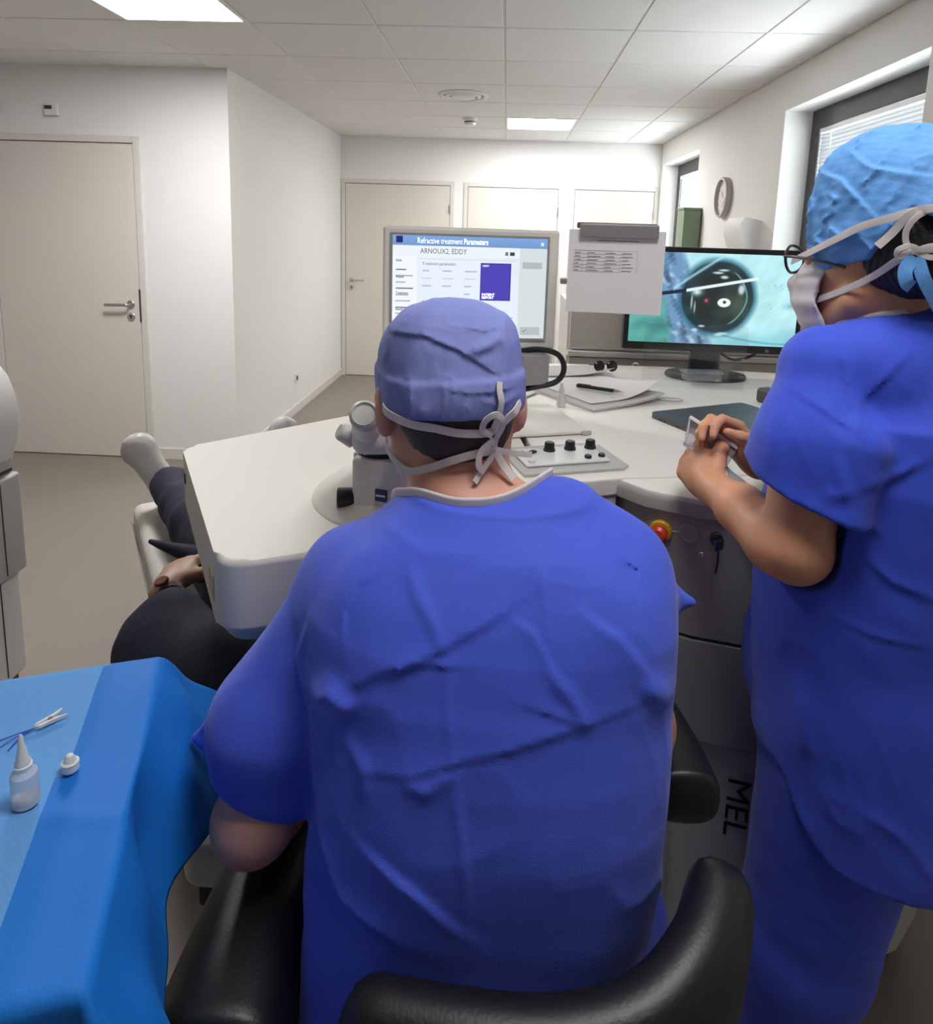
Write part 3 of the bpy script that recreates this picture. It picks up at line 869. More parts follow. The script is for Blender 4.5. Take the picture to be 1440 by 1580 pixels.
S_CREASES += [
 ([(-.142, 1.150), (-.148, 1.173), (-.140, 1.194), (-.118, 1.206)], .010, .0035, 1),
 ([(-.089, 1.219), (-.076, 1.200), (-.060, 1.183), (-.042, 1.157)], .006, .0030, 0),
 ([(-.164, 1.096), (-.110, 1.131), (-.073, 1.146), (-.042, 1.160), (.0, 1.181), (.028, 1.199)], .020, .0048, 1),
 ([(.067, 1.141), (.057, 1.157), (.041, 1.180), (.019, 1.190)], .007, .0035, 1),
 ([(-.131, 1.043), (-.067, 1.055), (-.031, 1.069), (.029, 1.085), (.089, 1.101), (.154, 1.112)], .014, .0036, 1),
 ([(-.031, 1.069), (-.026, 1.033), (-.018, .992), (-.013, .932)], .005, .0020, 0),
 ([(-.184, 1.083), (-.157, 1.108), (-.142, 1.104), (-.164, 1.077)], .010, .0080, 0),
 ([(.027, 1.122), (.058, 1.113), (.092, 1.103)], .006, .0030, 1),
 ([(.057, 1.147), (.076, 1.129), (.095, 1.102)], .006, .0030, 0),
 ([(-.013, .927), (-.062, .964), (-.114, .988)], .016, .0060, 1),
 ([(-.038, 1.214), (-.016, 1.228), (.005, 1.242)], .004, -.0022, 0),
 ([(.132, 1.223), (.150, 1.214), (.152, 1.200)], .008, .0040, 1),
 ([(.147, 1.134), (.165, 1.119), (.182, 1.100)], .010, .0050, 0),
 ([(-.042, 1.160), (-.040, 1.116), (-.031, 1.070)], .004, .0016, 0),
 ([(.044, 1.235), (.050, 1.205), (.056, 1.162)], .004, .0013, 0),
 ([(-.104, 1.140), (-.066, 1.146), (-.028, 1.146)], .008, .0035, 1),
 ([(-.198, 1.146), (-.212, 1.102), (-.194, 1.060), (-.171, 1.045)], .010, .0050, 1),
 ([(-.079, 1.050), (-.054, 1.046), (-.031, 1.065)], .006, .0035, 0),
 ([(.161, 1.136), (.127, 1.175), (.089, 1.196)], .014, .0040, 1),
 ([(-.148, 1.076), (-.118, 1.054), (-.116, 1.023)], .008, .0030, 0),
 ([(-.180, 1.016), (-.167, .963), (-.140, .924), (-.085, .908)], .014, .0060, 1),
]
A_CREASES += [
 ([(.436, 1.423), (.442, 1.383), (.444, 1.346), (.436, 1.320)], .009, .0060, 1),
 ([(.456, 1.346), (.482, 1.386), (.513, 1.424)], .012, .0050, 1),
 ([(.352, 1.245), (.357, 1.310), (.380, 1.370)], .006, .0030, 0),
 ([(.448, 1.070), (.489, 1.062), (.550, 1.061)], .008, .0035, 1),
 ([(.419, 1.301), (.427, 1.255), (.414, 1.244)], .008, .0050, 0),
 ([(.446, 1.258), (.492, 1.271), (.523, 1.297)], .014, .0060, 1),
 ([(.427, .963), (.428, .908), (.438, .861)], .010, .0040, 0),
 ([(.469, 1.163), (.496, 1.138), (.543, 1.124)], .014, .0050, 1),
 ([(.384, 1.362), (.405, 1.350), (.423, 1.338), (.445, 1.325)], .007, .0050, 1),
]

# ------------------------------------------------------------------ laser console
ZD = 1.09
M_white = mat('laser_white_enamel', s2l(226, 220, 208), .55, noise=.008, nscale=8, spec=.35)
M_desk = mat('desk_white', s2l(236, 230, 221), .5, noise=.008, nscale=10)
M_rim = mat('console_rim_grey', s2l(170, 165, 158), .4)
M_grey = mat('console_grey', s2l(158, 154, 151), .45, .05, noise=.03, nscale=300)
M_lower = mat('console_lower_grey', s2l(196, 191, 184), .5)
M_plinth = mat('console_plinth', s2l(60, 58, 58), .6)
M_lgrey = mat('light_grey_plastic', s2l(186, 184, 178), .45)
M_logo = mat('logo_blue', s2l(24, 34, 92), .4)
M_ink = mat('ink_white', s2l(235, 235, 235), .5)
M_rubber = mat('black_rubber', s2l(22, 21, 22), .45)
M_red = mat('button_red', s2l(196, 62, 40), .35)
M_yel = mat('button_yellow', s2l(222, 170, 40), .4)
M_chrome = mat('chrome', (.8, .8, .8), .12, 1.0)

FRONT = [(.240, 1.262), (.284, 1.213), (.371, 1.172), (.48, 1.145), (.62, 1.135), (.78, 1.150), (.92, 1.20), (1.02, 1.29)]
SEAM0, SEAM1 = (.247, 1.268), (1.04, 1.42)
def off(poly, c, s): return [(c[0] + (x - c[0]) * s, c[1] + (y - c[1]) * s) for x, y in poly]
con = thing('laser_console', 'white and grey laser console desk with curved front beside the surgeon', 'console', (.5, 1.75, 0))
desk_poly = [(.105, 1.215), SEAM0, SEAM1, (1.14, 1.62), (1.17, 2.0), (1.14, 2.34), (1.02, 2.42), (.60, 2.46), (.22, 2.45), (.0, 2.40), (-.06, 2.1), (.02, 1.80)]
MB().prism(desk_poly, ZD - .035, ZD, .004).build('desk_top', M_desk, con, world=True)
nose = FRONT + [(1.038, 1.416), (.249, 1.264)]
MB().prism(nose, ZD - .016, ZD - .001, .004).build('front_ledge', M_desk, con, world=True)
# bevelled rim under the ledge
cc = (.62, 1.35)
inner = off(FRONT, cc, .955)
b = MB(); n = len(FRONT)
outer = off(FRONT, cc, 1.012)
ring = [(FRONT, ZD - .010), (outer, ZD - .016), (outer, ZD - .034), (inner, ZD - .046)]
for pl, z in ring: b.v += [(x, y, z) for x, y in pl]
for r_ in range(3):
    for i in range(n - 1): b.f.append((r_ * n + i, r_ * n + i + 1, (r_ + 1) * n + i + 1, (r_ + 1) * n + i))
b.mi = [0] * len(b.f); b.build('front_rim', M_rim, con, world=True)
body = off(FRONT, cc, .965) + [(1.02, 1.42), (1.06, 2.3), (.1, 2.36), (.06, 1.9), (.12, 1.30), (.235, 1.31)]
MB().prism(body, .815, ZD - .040, .0).build('upper_housing', M_grey, con, world=True)
body2 = off(FRONT, cc, .962) + body[8:]
MB().prism(body2, .595, .807, .004).build('lower_housing', M_grey, con, world=True)
body3 = off(FRONT, cc, .86) + [(.98, 1.42), (1.02, 2.25), (.14, 2.30), (.14, 1.9), (.20, 1.40)]
MB().prism(body3, .085, .588, .006).build('base_cabinet', M_lower, con, world=True)
MB().prism(off(body3, (.6, 1.7), .95), .0, .085).build('plinth', M_plinth, con, world=True)
MB().prism([(.338, 1.215), (.358, 1.165), (.367, 1.169), (.348, 1.220)], .05, .46, .002).build('side_plate', M_lgrey, con, world=True)
# left desk section under the control plate
MB().prism([(.11, 1.222), (.236, 1.268), (.228, 1.34), (.10, 1.30)], ZD - .16, ZD - .036, .003).build('panel_housing', M_lgrey, con, world=True)
# emergency stop, key switch, sockets on the curved front: direction from the curve
def front_pt(x, z, s=.962):
    P = off(FRONT, cc, s)
    for (xa, ya), (xb, yb) in zip(P[:-1], P[1:]):
        if xa <= x <= xb:
            t = (x - xa) / (xb - xa); nrm = Vector((yb - ya, -(xb - xa), 0)).normalized()
            return Vector((x, ya + (yb - ya) * t, z)), nrm
p, nr = front_pt(.315, 1.012)
MB().cyl(p, p + nr * .012, .021, n=24, bev=.002).build('stop_collar', M_yel, con, world=True)
MB().lathe([(.011, .012), (.012, .018), (.017, .020), (.017, .030), (.012, .035), (.003, .036)], p, 24, nr).build('stop_button', M_red, con, world=True)
p, nr = front_pt(.362, 1.018)
b = MB(); b.lathe([(.016, 0), (.019, .001), (.019, .004), (.016, .005), (.015, .002), (.003, .002)], p, 24, nr); b.build('round_cover', M_rim, con, world=True)
p2, _ = front_pt(.336, 1.015)
MB().tube([front_pt(.334, 1.014)[0] + nr * .001, front_pt(.344, 1.0155)[0] + nr * .001], .0012, 6, 0).build('marking_line', M_ink, con, world=True)
p, nr = front_pt(.406, 1.018)
MB().cyl(p, p + nr * .010, .012, n=20, bev=.001).build('key_switch', M_darkst, con, world=True)
b = MB(); b.box(p + nr * .024 + Vector((.004, 0, -.004)), (.022, .003, .020), .001, rz=.5); b.build('key', M_steel, con, world=True)
b = MB(); b.tube([p + nr * .02 + Vector((.004, 0, -.012)), p + nr * .02 + Vector((.005, 0, -.04)), p + nr * .018 + Vector((.003, 0, -.062))], .0016, 6); b.build('key_cord', M_rubber, con, world=True)
p, nr = front_pt(.384, .982)
MB().cyl(p, p + nr * .006, .006, n=14, bev=.001).build('indicator', M_chrome, con, world=True)
for q in (.312, .322):
    p, nr = front_pt(q, 1.038)
    MB().lathe([(.0022, 0), (.0034, .0004), (.0034, .0008), (.0022, .001)], p, 12, nr).build('pictogram', M_rim, con, world=True)
# vertical lettering on the base cabinet, reading downwards
P3 = off(FRONT, cc, .86)
p, nr = front_pt(.476, .522, .86)
xax = Vector((0, 0, -1)); yax = Vector((0, 0, 1)).cross(nr).normalized()
Mx = Matrix.Identity(4)
for k in range(3): Mx[k][0] = xax[k]; Mx[k][1] = yax[k]; Mx[k][2] = nr[k]; Mx[k][3] = (p + nr * .0045)[k] - con.location[k]
text_mesh('lettering', 'MEL', .062, M_rubber, con, Mx, bold=0.0, sx=1.2)
# ------------------------------------------------------------------ control plate with knobs, flap
cp = thing('control_plate', 'grey control plate with black knobs set in the white desk', 'control panel', (.135, 1.36, ZD), rz=.32)
b = MB(); b.prism([(-.115, -.082), (.10, -.085), (.118, -.07), (.118, .062), (.10, .085), (-.115, .085)], .0, .006, .002); b.build('tray', M_lgrey, cp)
MB().box((-.005, .003, .009), (.185, .105, .006), .004).build('panel_face', M_plast, cp)
for x in (-.018, .030, .078):
    b = MB(); b.lathe([(.013, 0), (.013, .004), (.011, .005), (.0105, .017), (.009, .019), (.001, .0195)], (x, .030, .012), 20); b.build('knob', M_rubber, cp)
for x, y in ((-.085, .018), (.045, -.030), (.078, -.026), (-.082, -.035)):
    MB().lathe([(.0075, 0), (.0075, .005), (.006, .0065)], (x, y, .012), 16).build('push_button', M_rubber if y > -.034 else M_plast, cp)
b = MB(); b.box((-.062, .020, .0145), (.022, .012, .005), .002, rz=.5); b.build('rocker_switch', M_rubber, cp)
for x in (-.018, .030, .078): MB().box((x - .014, .047, .0122), (.008, .002, .0004)).build('printed_mark', M_lgrey, cp)
fl = thing('desk_flap', 'thin white hinged flap lying on the desk left of the bottle', 'flap', (.07, 1.62, ZD), rz=.32)
b = MB(); b.box((-.03, .02, .006), (.30, .26, .008), .003); b.build('flap_board', M_white, fl)
MB().box((.108, -.113, .006), (.024, .006, .010), .001).build('flap_edge', M_lgrey, fl)
# ------------------------------------------------------------------ laser arm reaching over the patient
arm = thing('laser_boom', 'broad white laser boom reaching over the patient with microscope base', 'laser arm', (-.1, 1.4, ZD - .13))
def rounded(poly, r, seg=5):
    out = []; n = len(poly)
    for i in range(n):
        p0, p1, p2 = (Vector(poly[i - 1]), Vector(poly[i]), Vector(poly[(i + 1) % n]))
        rr = r[i] if hasattr(r, '__len__') else r
        if rr <= 0: out.append(tuple(p1)); continue
        a = p1 + (p0 - p1).normalized() * rr; c = p1 + (p2 - p1).normalized() * rr
        for k in range(seg + 1):
            t = k / seg; out.append(tuple(a * (1 - t) ** 2 + p1 * 2 * t * (1 - t) + c * t * t))
    return out
apoly = [(-.385, .852), (-.12, .965), (.095, 1.180), (.012, 1.80), (-.062, 2.06), (-.36, 1.64), (-.672, 1.335)]
apr = rounded(apoly, [.045, 0, 0, 0, 0, 0, .03])
MB().prism(apr, ZD - .112, ZD, .010, 3).build('arm_housing', M_white, arm, world=True)
low = rounded(off(apoly, (-.2, 1.35), .965), [.045, 0, 0, 0, 0, 0, .03])
MB().prism(low, ZD - .134, ZD - .108, .006).build('arm_underside', M_lgrey, arm, world=True)
ev = (Vector((-.672, 1.335)) - Vector((-.385, .852))).normalized(); en = Vector((-ev.y, ev.x))
if en.x > 0: en = -en
def end_pt(s, z, o=.001):
    q = Vector((-.385, .852)) + ev * s + en * o; return Vector((q.x, q.y, z))
Re = Matrix(((ev.x, en.x, 0), (ev.y, en.y, 0), (0, 0, 1)))
MB().box(end_pt(.50, ZD - .045), (.022, .003, .022), .001, rot=Re).build('logo', M_logo, arm, world=True)
MB().box(end_pt(.075, ZD - .062), (.050, .0025, .040), .001, rot=Re).build('type_label', mat('label_yellow', s2l(196, 188, 140), .5), arm, world=True)
DC = (-.158, 1.140)
MB().lathe([(.172, 0), (.170, .006), (.125, .040), (.090, .058), (.070, .068), (.02, .070)], (DC[0], DC[1], ZD - .001), 48).build('microscope_mount', M_white, arm, world=True, ang=50)
# ------------------------------------------------------------------ microscope head
ms = thing('surgical_microscope', 'white binocular microscope head on the laser arm before the surgeon', 'microscope', (DC[0], DC[1], ZD + .07))
mz = ZD + .069
b = MB(); b.lathe([(.055, 0), (.062, .01), (.062, .05), (.056, .085), (.050, .10), (.030, .105)], (-.165, 1.075, mz - .045), 32); b.build('body', M_white, ms, world=True)
b = MB(); b.prism(rounded([(-.240, 1.02), (-.145, .995), (-.115, 1.06), (-.150, 1.12), (-.225, 1.12)], .02), 1.062, 1.196, .012, 3); b.build('optics_block', M_white, ms, world=True)
b = MB(); b.cyl((-.235, 1.035, 1.122), (-.262, 1.030, 1.122), .0165, n=20, bev=.002); b.cyl((-.228, 1.036, 1.122), (-.236, 1.035, 1.122), .011, n=16); b.build('focus_knob', M_rubber, ms, world=True)
nl = Vector((.025, -.095 * -1, 0)); nv = Vector((-.095 * -.25, -.97, 0)).normalized()
lg = MB().box((-.185, 1.0035, 1.140), (.020, .003, .020), .001, rz=-.26).build('logo', M_logo, ms, world=True)
MB().box((-.1853, 1.0018, 1.140), (.016, .001, .003), rz=-.26).build('logo_lettering', M_ink, ms, world=True)
MB().lathe([(.044, 0), (.046, .004), (.046, .010), (.040, .013)], (-.190, 1.060, 1.196), 28).build('collar_ring', M_rubber, ms, world=True)
b = MB(); b.box((-.195, 1.035, 1.232), (.085, .075, .056), .020, rz=.2, seg=3); b.build('binocular_housing', M_white, ms, world=True)
for s in (-1, 1):
    c0 = Vector((-.178 + s * .031, 1.015, 1.243)); dv = Vector((.10, -.80, .55)).normalized()
    MB().cyl(c0, c0 + dv * .062, .024, .020, n=24, bev=.003).build('eyepiece_tube', M_white, ms, world=True)
    MB().lathe([(.0205, .058), (.0225, .064), (.0225, .078), (.018, .083), (.015, .079)], c0, 24, dv).build('eyecup', M_lgrey, ms, world=True)
b = MB(); b.cyl((-.232, 1.03, 1.225), (-.256, 1.018, 1.240), .018, .014, n=18, bev=.003); b.build('tilt_knob', M_lgrey, ms, world=True)

# ------------------------------------------------------------------ first monitor: treatment screen on a bracket
def vc_mat(name, strength, rough=.25):
    mt = bpy.data.materials.new(name); mt.use_nodes = True; nt = mt.node_tree; b_ = nt.nodes['Principled BSDF']
    at = nt.nodes.new('ShaderNodeVertexColor'); at.layer_name = 'picture'
    b_.inputs['Base Color'].default_value = (.01, .01, .01, 1); b_.inputs['Roughness'].default_value = rough
    nt.links.new(at.outputs['Color'], b_.inputs['Emission Color']); b_.inputs['Emission Strength'].default_value = strength
    return mt
def screen_mesh(name, w, h, nx, ny, colour, mt, parent, M):
    """display surface: a fine grid whose points carry the picture's colours (u right, v up, 0..1)"""
    xs, ys_ = np.linspace(0, 1, nx), np.linspace(0, 1, ny)
    U, V = np.meshgrid(xs, ys_); U = U.ravel(); V = V.ravel()
    vs = np.stack([(U - .5) * w, np.zeros_like(U), V * h], 1)
    i = np.arange(nx - 1)[None] + nx * np.arange(ny - 1)[:, None]; i = i.ravel()
    q = np.stack([i, i + 1, i + 1 + nx, i + nx], 1)
    me = bpy.data.meshes.new(name); me.from_pydata(vs.tolist(), [], q.tolist())
    c = np.clip(colour(U, V), 0, 1); lin = np.where(c <= .04045, c / 12.92, ((c + .055) / 1.055) ** 2.4)
    ca = me.color_attributes.new('picture', 'FLOAT_COLOR', 'POINT')
    ca.data.foreach_set('color', np.concatenate([lin, np.ones((len(U), 1))], 1).astype(np.float32).ravel())
    me.transform(M); me.materials.append(mt)
    o = bpy.data.objects.new(name, me); COL.objects.link(o); o.parent = parent; return o
M_mon = mat('monitor_putty', s2l(226, 221, 212), .42)
m1 = thing('treatment_monitor', 'putty coloured monitor showing a refractive treatment form behind the surgeon', 'monitor', (-.085, 1.70, ZD), rz=math.radians(9))
W1, H1, B1 = .448, .308, .172
b = MB(); b.box((0, .022, B1 + H1 / 2), (W1, .044, H1), .008, seg=3); b.build('casing', M_mon, m1)
sw, sh, sx, sz = .392, .256, -.004, B1 + .030
b = MB()
b.lohi((sx - sw / 2 - .006, -.006, sz - .006), (sx + sw / 2 + .006, .002, sz), .001); b.lohi((sx - sw / 2 - .006, -.006, sz + sh), (sx + sw / 2 + .006, .002, sz + sh + .006), .001)
b.lohi((sx - sw / 2 - .006, -.006, sz), (sx - sw / 2, .002, sz + sh), .001); b.lohi((sx + sw / 2, -.006, sz), (sx + sw / 2 + .006, .002, sz + sh), .001)
b.build('bezel', mat('bezel_grey', s2l(150, 148, 144), .4), m1)
def form(U, V):
    c = np.ones((len(U), 3)) * np.array([.93, .95, .97])
    def rect(u0, u1, v0, v1, col):
        k = (U >= u0) & (U <= u1) & (V >= v0) & (V <= v1); c[k] = col
    c[:] = np.array([.90, .94, .985]) * (.96 + .05 * np.sin(U * 2.2 + V))[:, None]
    rect(0, 1, .905, 1, (.50, .66, .88)); k = V > .905; c[k] *= (.92 + .9 * (V[k] - .905))[:, None]
    rect(0, 1, .80, .905, (.93, .955, .985)); rect(.82, 1, 0, .905, (.84, .88, .88)); rect(0, .155, 0, .80, (.955, .97, .985)); rect(.16, .81, .775, .78, (.82, .85, .88))
    rect(.566, .766, .375, .748, (.25, .20, .62)); rect(.572, .760, .385, .738, (.31, .27, .72))
    rect(.84, .97, .70, .765, (.70, .74, .74)); rect(.84, .97, .03, .115, (.72, .76, .76))
    rect(.725, .745, .825, .86, (.45, .48, .5)); rect(.755, .785, .825, .86, (.25, .27, .3))
    rect(.02, .065, .925, .99, (.10, .15, .42))
    r = np.random.RandomState(5)
    for row in range(9):
        v = .66 - row * .062
        rect(.02, .02 + .05 + .07 * r.rand(), v, v + .012, (.62, .66, .72) if row % 3 else (.35, .38, .45))
    for row in range(7):
        for cx in (.19, .32, .46):
            if r.rand() < .85:
                v = .655 - row * .075; rect(cx, cx + .04 + .05 * r.rand(), v, v + .011, (.68, .72, .77))
    for v in (.20, .14, .08): rect(.745, .79, v, v + .012, (.7, .74, .77))
    return c
Ms1 = vc_mat('treatment_screen_picture', 1.0)
screen_mesh('screen', sw, sh, 260, 170, form, Ms1, m1, Matrix.Translation((sx, -.0035, sz)))
M_txtw = mat('screen_white_text', (1, 1, 1), .5, emit=(1, 1, 1), estr=.95)
M_txtd = mat('screen_dark_text', (.02, .02, .02), .5, emit=s2l(70, 74, 84), estr=1)
def scr_text(body, u, v, size, mt, sx_=1.0, bold=0.0):
    Mx = Matrix.Translation((sx - sw / 2 + u * sw, -.0042, sz + v * sh)) @ Matrix.Rotation(math.pi / 2, 4, 'X')
    text_mesh('screen_text', body, size, mt, m1, Mx, sx=sx_, bold=bold)
scr_text('Refractive treatment', .155, .925, .0205, M_txtw, .66)
scr_text('Parameters', .452, .925, .0205, M_txtw, .66, .0004)
scr_text('ARNOUX2, EDDY', .175, .828, .0185, M_txtd, .80)
scr_text('Treatment parameters', .19, .715, .0115, M_txtd, .8)
scr_text('x', .955, .930, .018, M_txtw, 1)
for i_, s_ in enumerate(('Data', 'Patient', 'Treatment', 'Result')): scr_text(s_, .022, .745 - i_ * .16, .0085, M_txtd, .85, .0002)
scr_text('RESET', .578, .712, .0065, M_txtw); scr_text('PATIENT', .578, .425, .0085, M_txtw, 1, .0003); scr_text('REPORT', .578, .395, .0085, M_txtw, 1, .0003)
scr_text('\u2713', .85, .055, .016, M_txtd)
# bracket arm of the monitor with a black cable loop
b = MB()
b.prism([(.135, -.055), (.205, -.03), (.175, .06), (.105, .04)], .085, .165, .004)
b.build('bracket', mat('bracket_grey', s2l(150, 146, 146), .45), m1)
b = MB(); b.box((.06, .05, .095), (.07, .07, .19), .008); b.build('stand_column', M_mon, m1)
MB().lathe([(.075, 0), (.075, .012), (.07, .016)], (.06, .05, 0), 28).build('stand_foot', M_mon, m1)
b = MB(); b.tube([(.12, .02, .158), (.17, -.02, .176), (.225, -.03, .166), (.245, -.03, .128), (.225, -.03, .092), (.16, -.03, .076), (.10, -.03, .060), (.08, .0, .006)], .0075, 10); b.build('cable', M_rubber, m1)

# sheet with a printed table hanging from a clip beside the monitor
M_paper = mat('paper_white', s2l(232, 228, 224), .7, noise=.01, nscale=30)
M_print = mat('print_grey', s2l(150, 146, 144), .7)
ps = thing('printed_sheet', 'white printed sheet with a small table hanging from a grey clip', 'paper', (.260, 1.60, 1.378), rz=math.radians(-4))
pw, ph = .224, .196
b = MB(); N = 14
vs_ = []; fs_ = []
for j in range(N + 1):
    for i in range(N + 1):
        u_, v_ = i / N, j / N
        y_ = .004 * math.sin(3 * u_ + 1) * (1 - v_) + .003 * (1 - v_) ** 2
        vs_.append((-pw / 2 + u_ * pw, y_, v_ * ph))
for j in range(N):
    for i in range(N): a_ = j * (N + 1) + i; fs_.append((a_, a_ + 1, a_ + N + 2, a_ + N + 1))
b.add(vs_, fs_); b.add([(x, y + .0004, z) for x, y, z in vs_], [f[::-1] for f in fs_]); b.build('sheet', M_paper, ps, ang=60)
b = MB()
def pl_(u0, u1, v0, v1):
    y_ = .004 * math.sin(3 * (u0 + u1) / 2 + 1) * (1 - v0) + .003 * (1 - v0) ** 2 - .0005
    b.lohi((-pw / 2 + u0 * pw, y_ - .0003, v0 * ph), (-pw / 2 + u1 * pw, y_, v1 * ph))
for k in range(7): pl_(.055, .72, .50 + k * .042, .503 + k * .042)
for u_ in (.055, .15, .19, .38, .54, .718): pl_(u_, u_ + .003, .50, .755)
rr_ = random.Random(3)
for k in range(6):
    for u_, l_ in ((.07, .07), (.20, .15), (.39, .12), (.56, .13)): pl_(u_, u_ + l_ * (.5 + .5 * rr_.random()), .512 + k * .042, .522 + k * .042)
pl_(.30, .73, .868, .878)
b.build('printed_table', M_print, ps)
cl = thing('paper_clip_bar', 'grey metal clip bar holding the printed sheet beside the monitor', 'clip', (.262, 1.60, 1.55), rz=math.radians(-4))
M_clip = mat('clip_grey', s2l(150, 144, 142), .4, .4)
MB().box((.001, -.008, .022), (.182, .010, .032), .003).build('clip_jaw', M_clip, cl)
MB().box((-.004, .004, .034), (.186, .012, .014), .003).build('clip_spine', mat('clip_dark', s2l(92, 84, 84), .5), cl)
MB().box((-.07, .012, -.06), (.018, .012, .17), .003).build('clip_bracket', M_clip, cl)
MB().box((-.095, .035, -.10), (.07, .05, .014), .003).build('clip_bracket', M_clip, cl)
# ------------------------------------------------------------------ second monitor: microscope camera picture
m2 = thing('video_monitor', 'black widescreen monitor showing a close-up eye on the desk', 'monitor', (.705, 2.27, ZD), rz=math.radians(-1.5))
W2, H2, B2 = .590, .352, .092
M_mblk = mat('monitor_black', s2l(24, 23, 27), .38)
MB().box((0, .022, B2 + H2 / 2), (W2, .040, H2), .006, seg=2).build('casing', M_mblk, m2)
def eye(U, V):
    asp = 16 / 9.2; x = (U - .5) * asp; y = V - .5
    rs = np.random.RandomState(9)
    def ns(sx_, sy_, seed):
        r = np.random.RandomState(seed); d = np.zeros_like(x)
        for i in range(7): d += np.sin(x * sx_ * r.normal() * (1 + .4 * i) + y * sy_ * r.normal() * (1 + .4 * i) + r.rand() * 7) / (1 + .45 * i)
        return d / 2.4
    sm = lambda a, b_, t: (lambda q: q * q * (3 - 2 * q))(np.clip((t - a) / (b_ - a), 0, 1))
    c = np.ones((len(U), 3)) * np.array([.76, .96, .985])
    c *= (1 - .05 * ns(9, 9, 1))[:, None]
    def mixin(k, col): 
        nonlocal c
        c = c * (1 - k[:, None]) + np.array(col) * k[:, None]
    # lids and lashes on the left: blue grey skin
    lid = sm(.06, -.06, x + .20 + .34 * y + .02 * ns(8, 8, 2))
    mixin(lid * sm(-.52, -.30, -y * 0 + x * 0 - .0), (.52, .66, .80)); mixin(lid, (.46, .62, .78))
    st = np.clip(ns(26, 40, 3), 0, 1); mixin(lid * st * .55, (.14, .20, .30)); st = np.clip(ns(34, 22, 4) - .25, 0, 1); mixin(lid * st, (.78, .90, .98))
    grn = sm(-.46, -.58, x + .20 * y) * sm(.15, -.1, y) ; mixin(grn, (.40, .72, .68)); mixin(grn * np.clip(ns(6, 8, 5), 0, 1) * .5, (.18, .42, .42))
    # low right crease
    mixin(np.exp(-((y + .37 + .10 * np.sin(x * 2.2)) / .012) ** 2) * sm(-.1, .2, x) * .5, (.20, .50, .60))
    mixin(sm(-.34, -.52, y - .12 * x) * sm(-.1, .1, x) * .4, (.35, .72, .78))
    x = (x - .055) / 1.16; y = (y + .01) / 1.16
    cx_, cy_, rx_, ry_ = -.02, .03, .325, .345
    rr = np.sqrt(((x - cx_) / rx_) ** 2 + ((y - cy_) / ry_) ** 2) + .012 * ns(7, 7, 6)
    mixin(sm(1.18, .98, rr) * .8, (.18, .42, .52)); k = sm(1.02, .94, rr); mixin(k, (.13, .22, .26))
    mixin(k * sm(.95, .6, rr) * .8, (.16, .18, .17)); mixin(k * np.clip(ns(12, 10, 7), 0, 1) * .35, (.26, .36, .33))
    ang = np.arctan2(y - cy_, x - cx_)
    mixin(k * np.exp(-((x - cx_ - .19) / .10) ** 2 - ((y + .04) / .13) ** 2) * .7, (.36, .44, .36))
    mixin(np.exp(-((rr - .80) / .018) ** 2) * sm(.35, .6, np.cos(ang + .05)) * .75, (.66, .86, .86))
    # pupil centre light, red dot, highlights
    e1 = ((x - .045) / .058) ** 2 + ((y + .02) / .042) ** 2; mixin(sm(1.15, .9, e1), (.97, 1, .99)); e1 = ((x - .048) / .016) ** 2 + ((y + .015) / .014) ** 2; mixin(sm(1.3, .8, e1), (.25, .26, .25))
    e1 = ((x + .115) / .016) ** 2 + ((y + .005) / .018) ** 2; mixin(np.exp(-e1), (.92, .36, .52))
    for hx, hy, hw, hh in ((.03, .22, .036, .016), (-.03, .26, .05, .012), (.02, .285, .05, .010), (.05, -.315, .055, .012), (.015, -.33, .04, .012), (-.20, -.29, .03, .018), (-.14, -.25, .03, .012), (-.245, -.02, .010, .07), (-.215, -.07, .008, .06), (.19, .11, .03, .05)):
        e1 = ((x - hx) / hw) ** 2 + ((y - hy) / hh) ** 2; mixin(np.exp(-e1 ** 2) * (.9 if hw > .02 else .7), (.86, .96, 1))
    # instrument: pale rod from left to right, dark shaft at the left
    yl = .085 + .21 * (x + .30) ; d = np.abs(y - yl); kk = sm(.018, .011, d) * (x > -.30) * (x < .335); mixin(kk, (.93, 1, 1))
    mixin(np.exp(-((x + .205) / .045) ** 2 - ((y - .075) / .035) ** 2), (.88, .98, 1))
    yl = .085 + .16 * (x + .30); kk = sm(.022, .012, np.abs(y - yl)) * (x <= -.30); mixin(kk, (.12, .16, .24))
    yl = .25 + .75 * (x + .22) ; mixin(np.exp(-((y - yl + .10 * (x + .2) ** 2) / .018) ** 2) * (x < .02) * (x > -.42) * .8, (.75, .92, .97))
    # scleral vessel marks
    mixin(np.clip(ns(30, 30, 8) - .55, 0, 1) * sm(.30, .5, x) * .6, (.36, .62, .68))
    mixin(np.exp(-((x - .63) / .04) ** 2 - ((y + .03) / .03) ** 2) * .5, (.36, .58, .66))
    return c
Ms2 = vc_mat('video_screen_picture', .95)
screen_mesh('screen', W2 - .036, H2 - .046, 340, 200, eye, Ms2, m2, Matrix.Translation((0, .0012, B2 + .028)))
MB().box((.19, .0012, B2 + .012), (.012, .001, .010)).build('power_light', mat('power_led', s2l(90, 120, 170), .4), m2)
MB().box((0, .055, .085), (.105, .028, .17), .008).build('stand_neck', M_mblk, m2)
b = MB(); b.lathe([(.135, 0), (.138, .006), (.134, .014), (.09, .022), (.02, .024)], (0, 0, 0), 40)
b.v = [(x, y * .72 + .03, z) for x, y, z in b.v]; b.build('stand_foot', M_mblk, m2)
b = MB(); b.tube([(.05, .06, .085), (.10, .06, .06), (.16, .06, .075), (.20, .045, .12)], .005, 8); b.build('cable', M_rubber, m2)

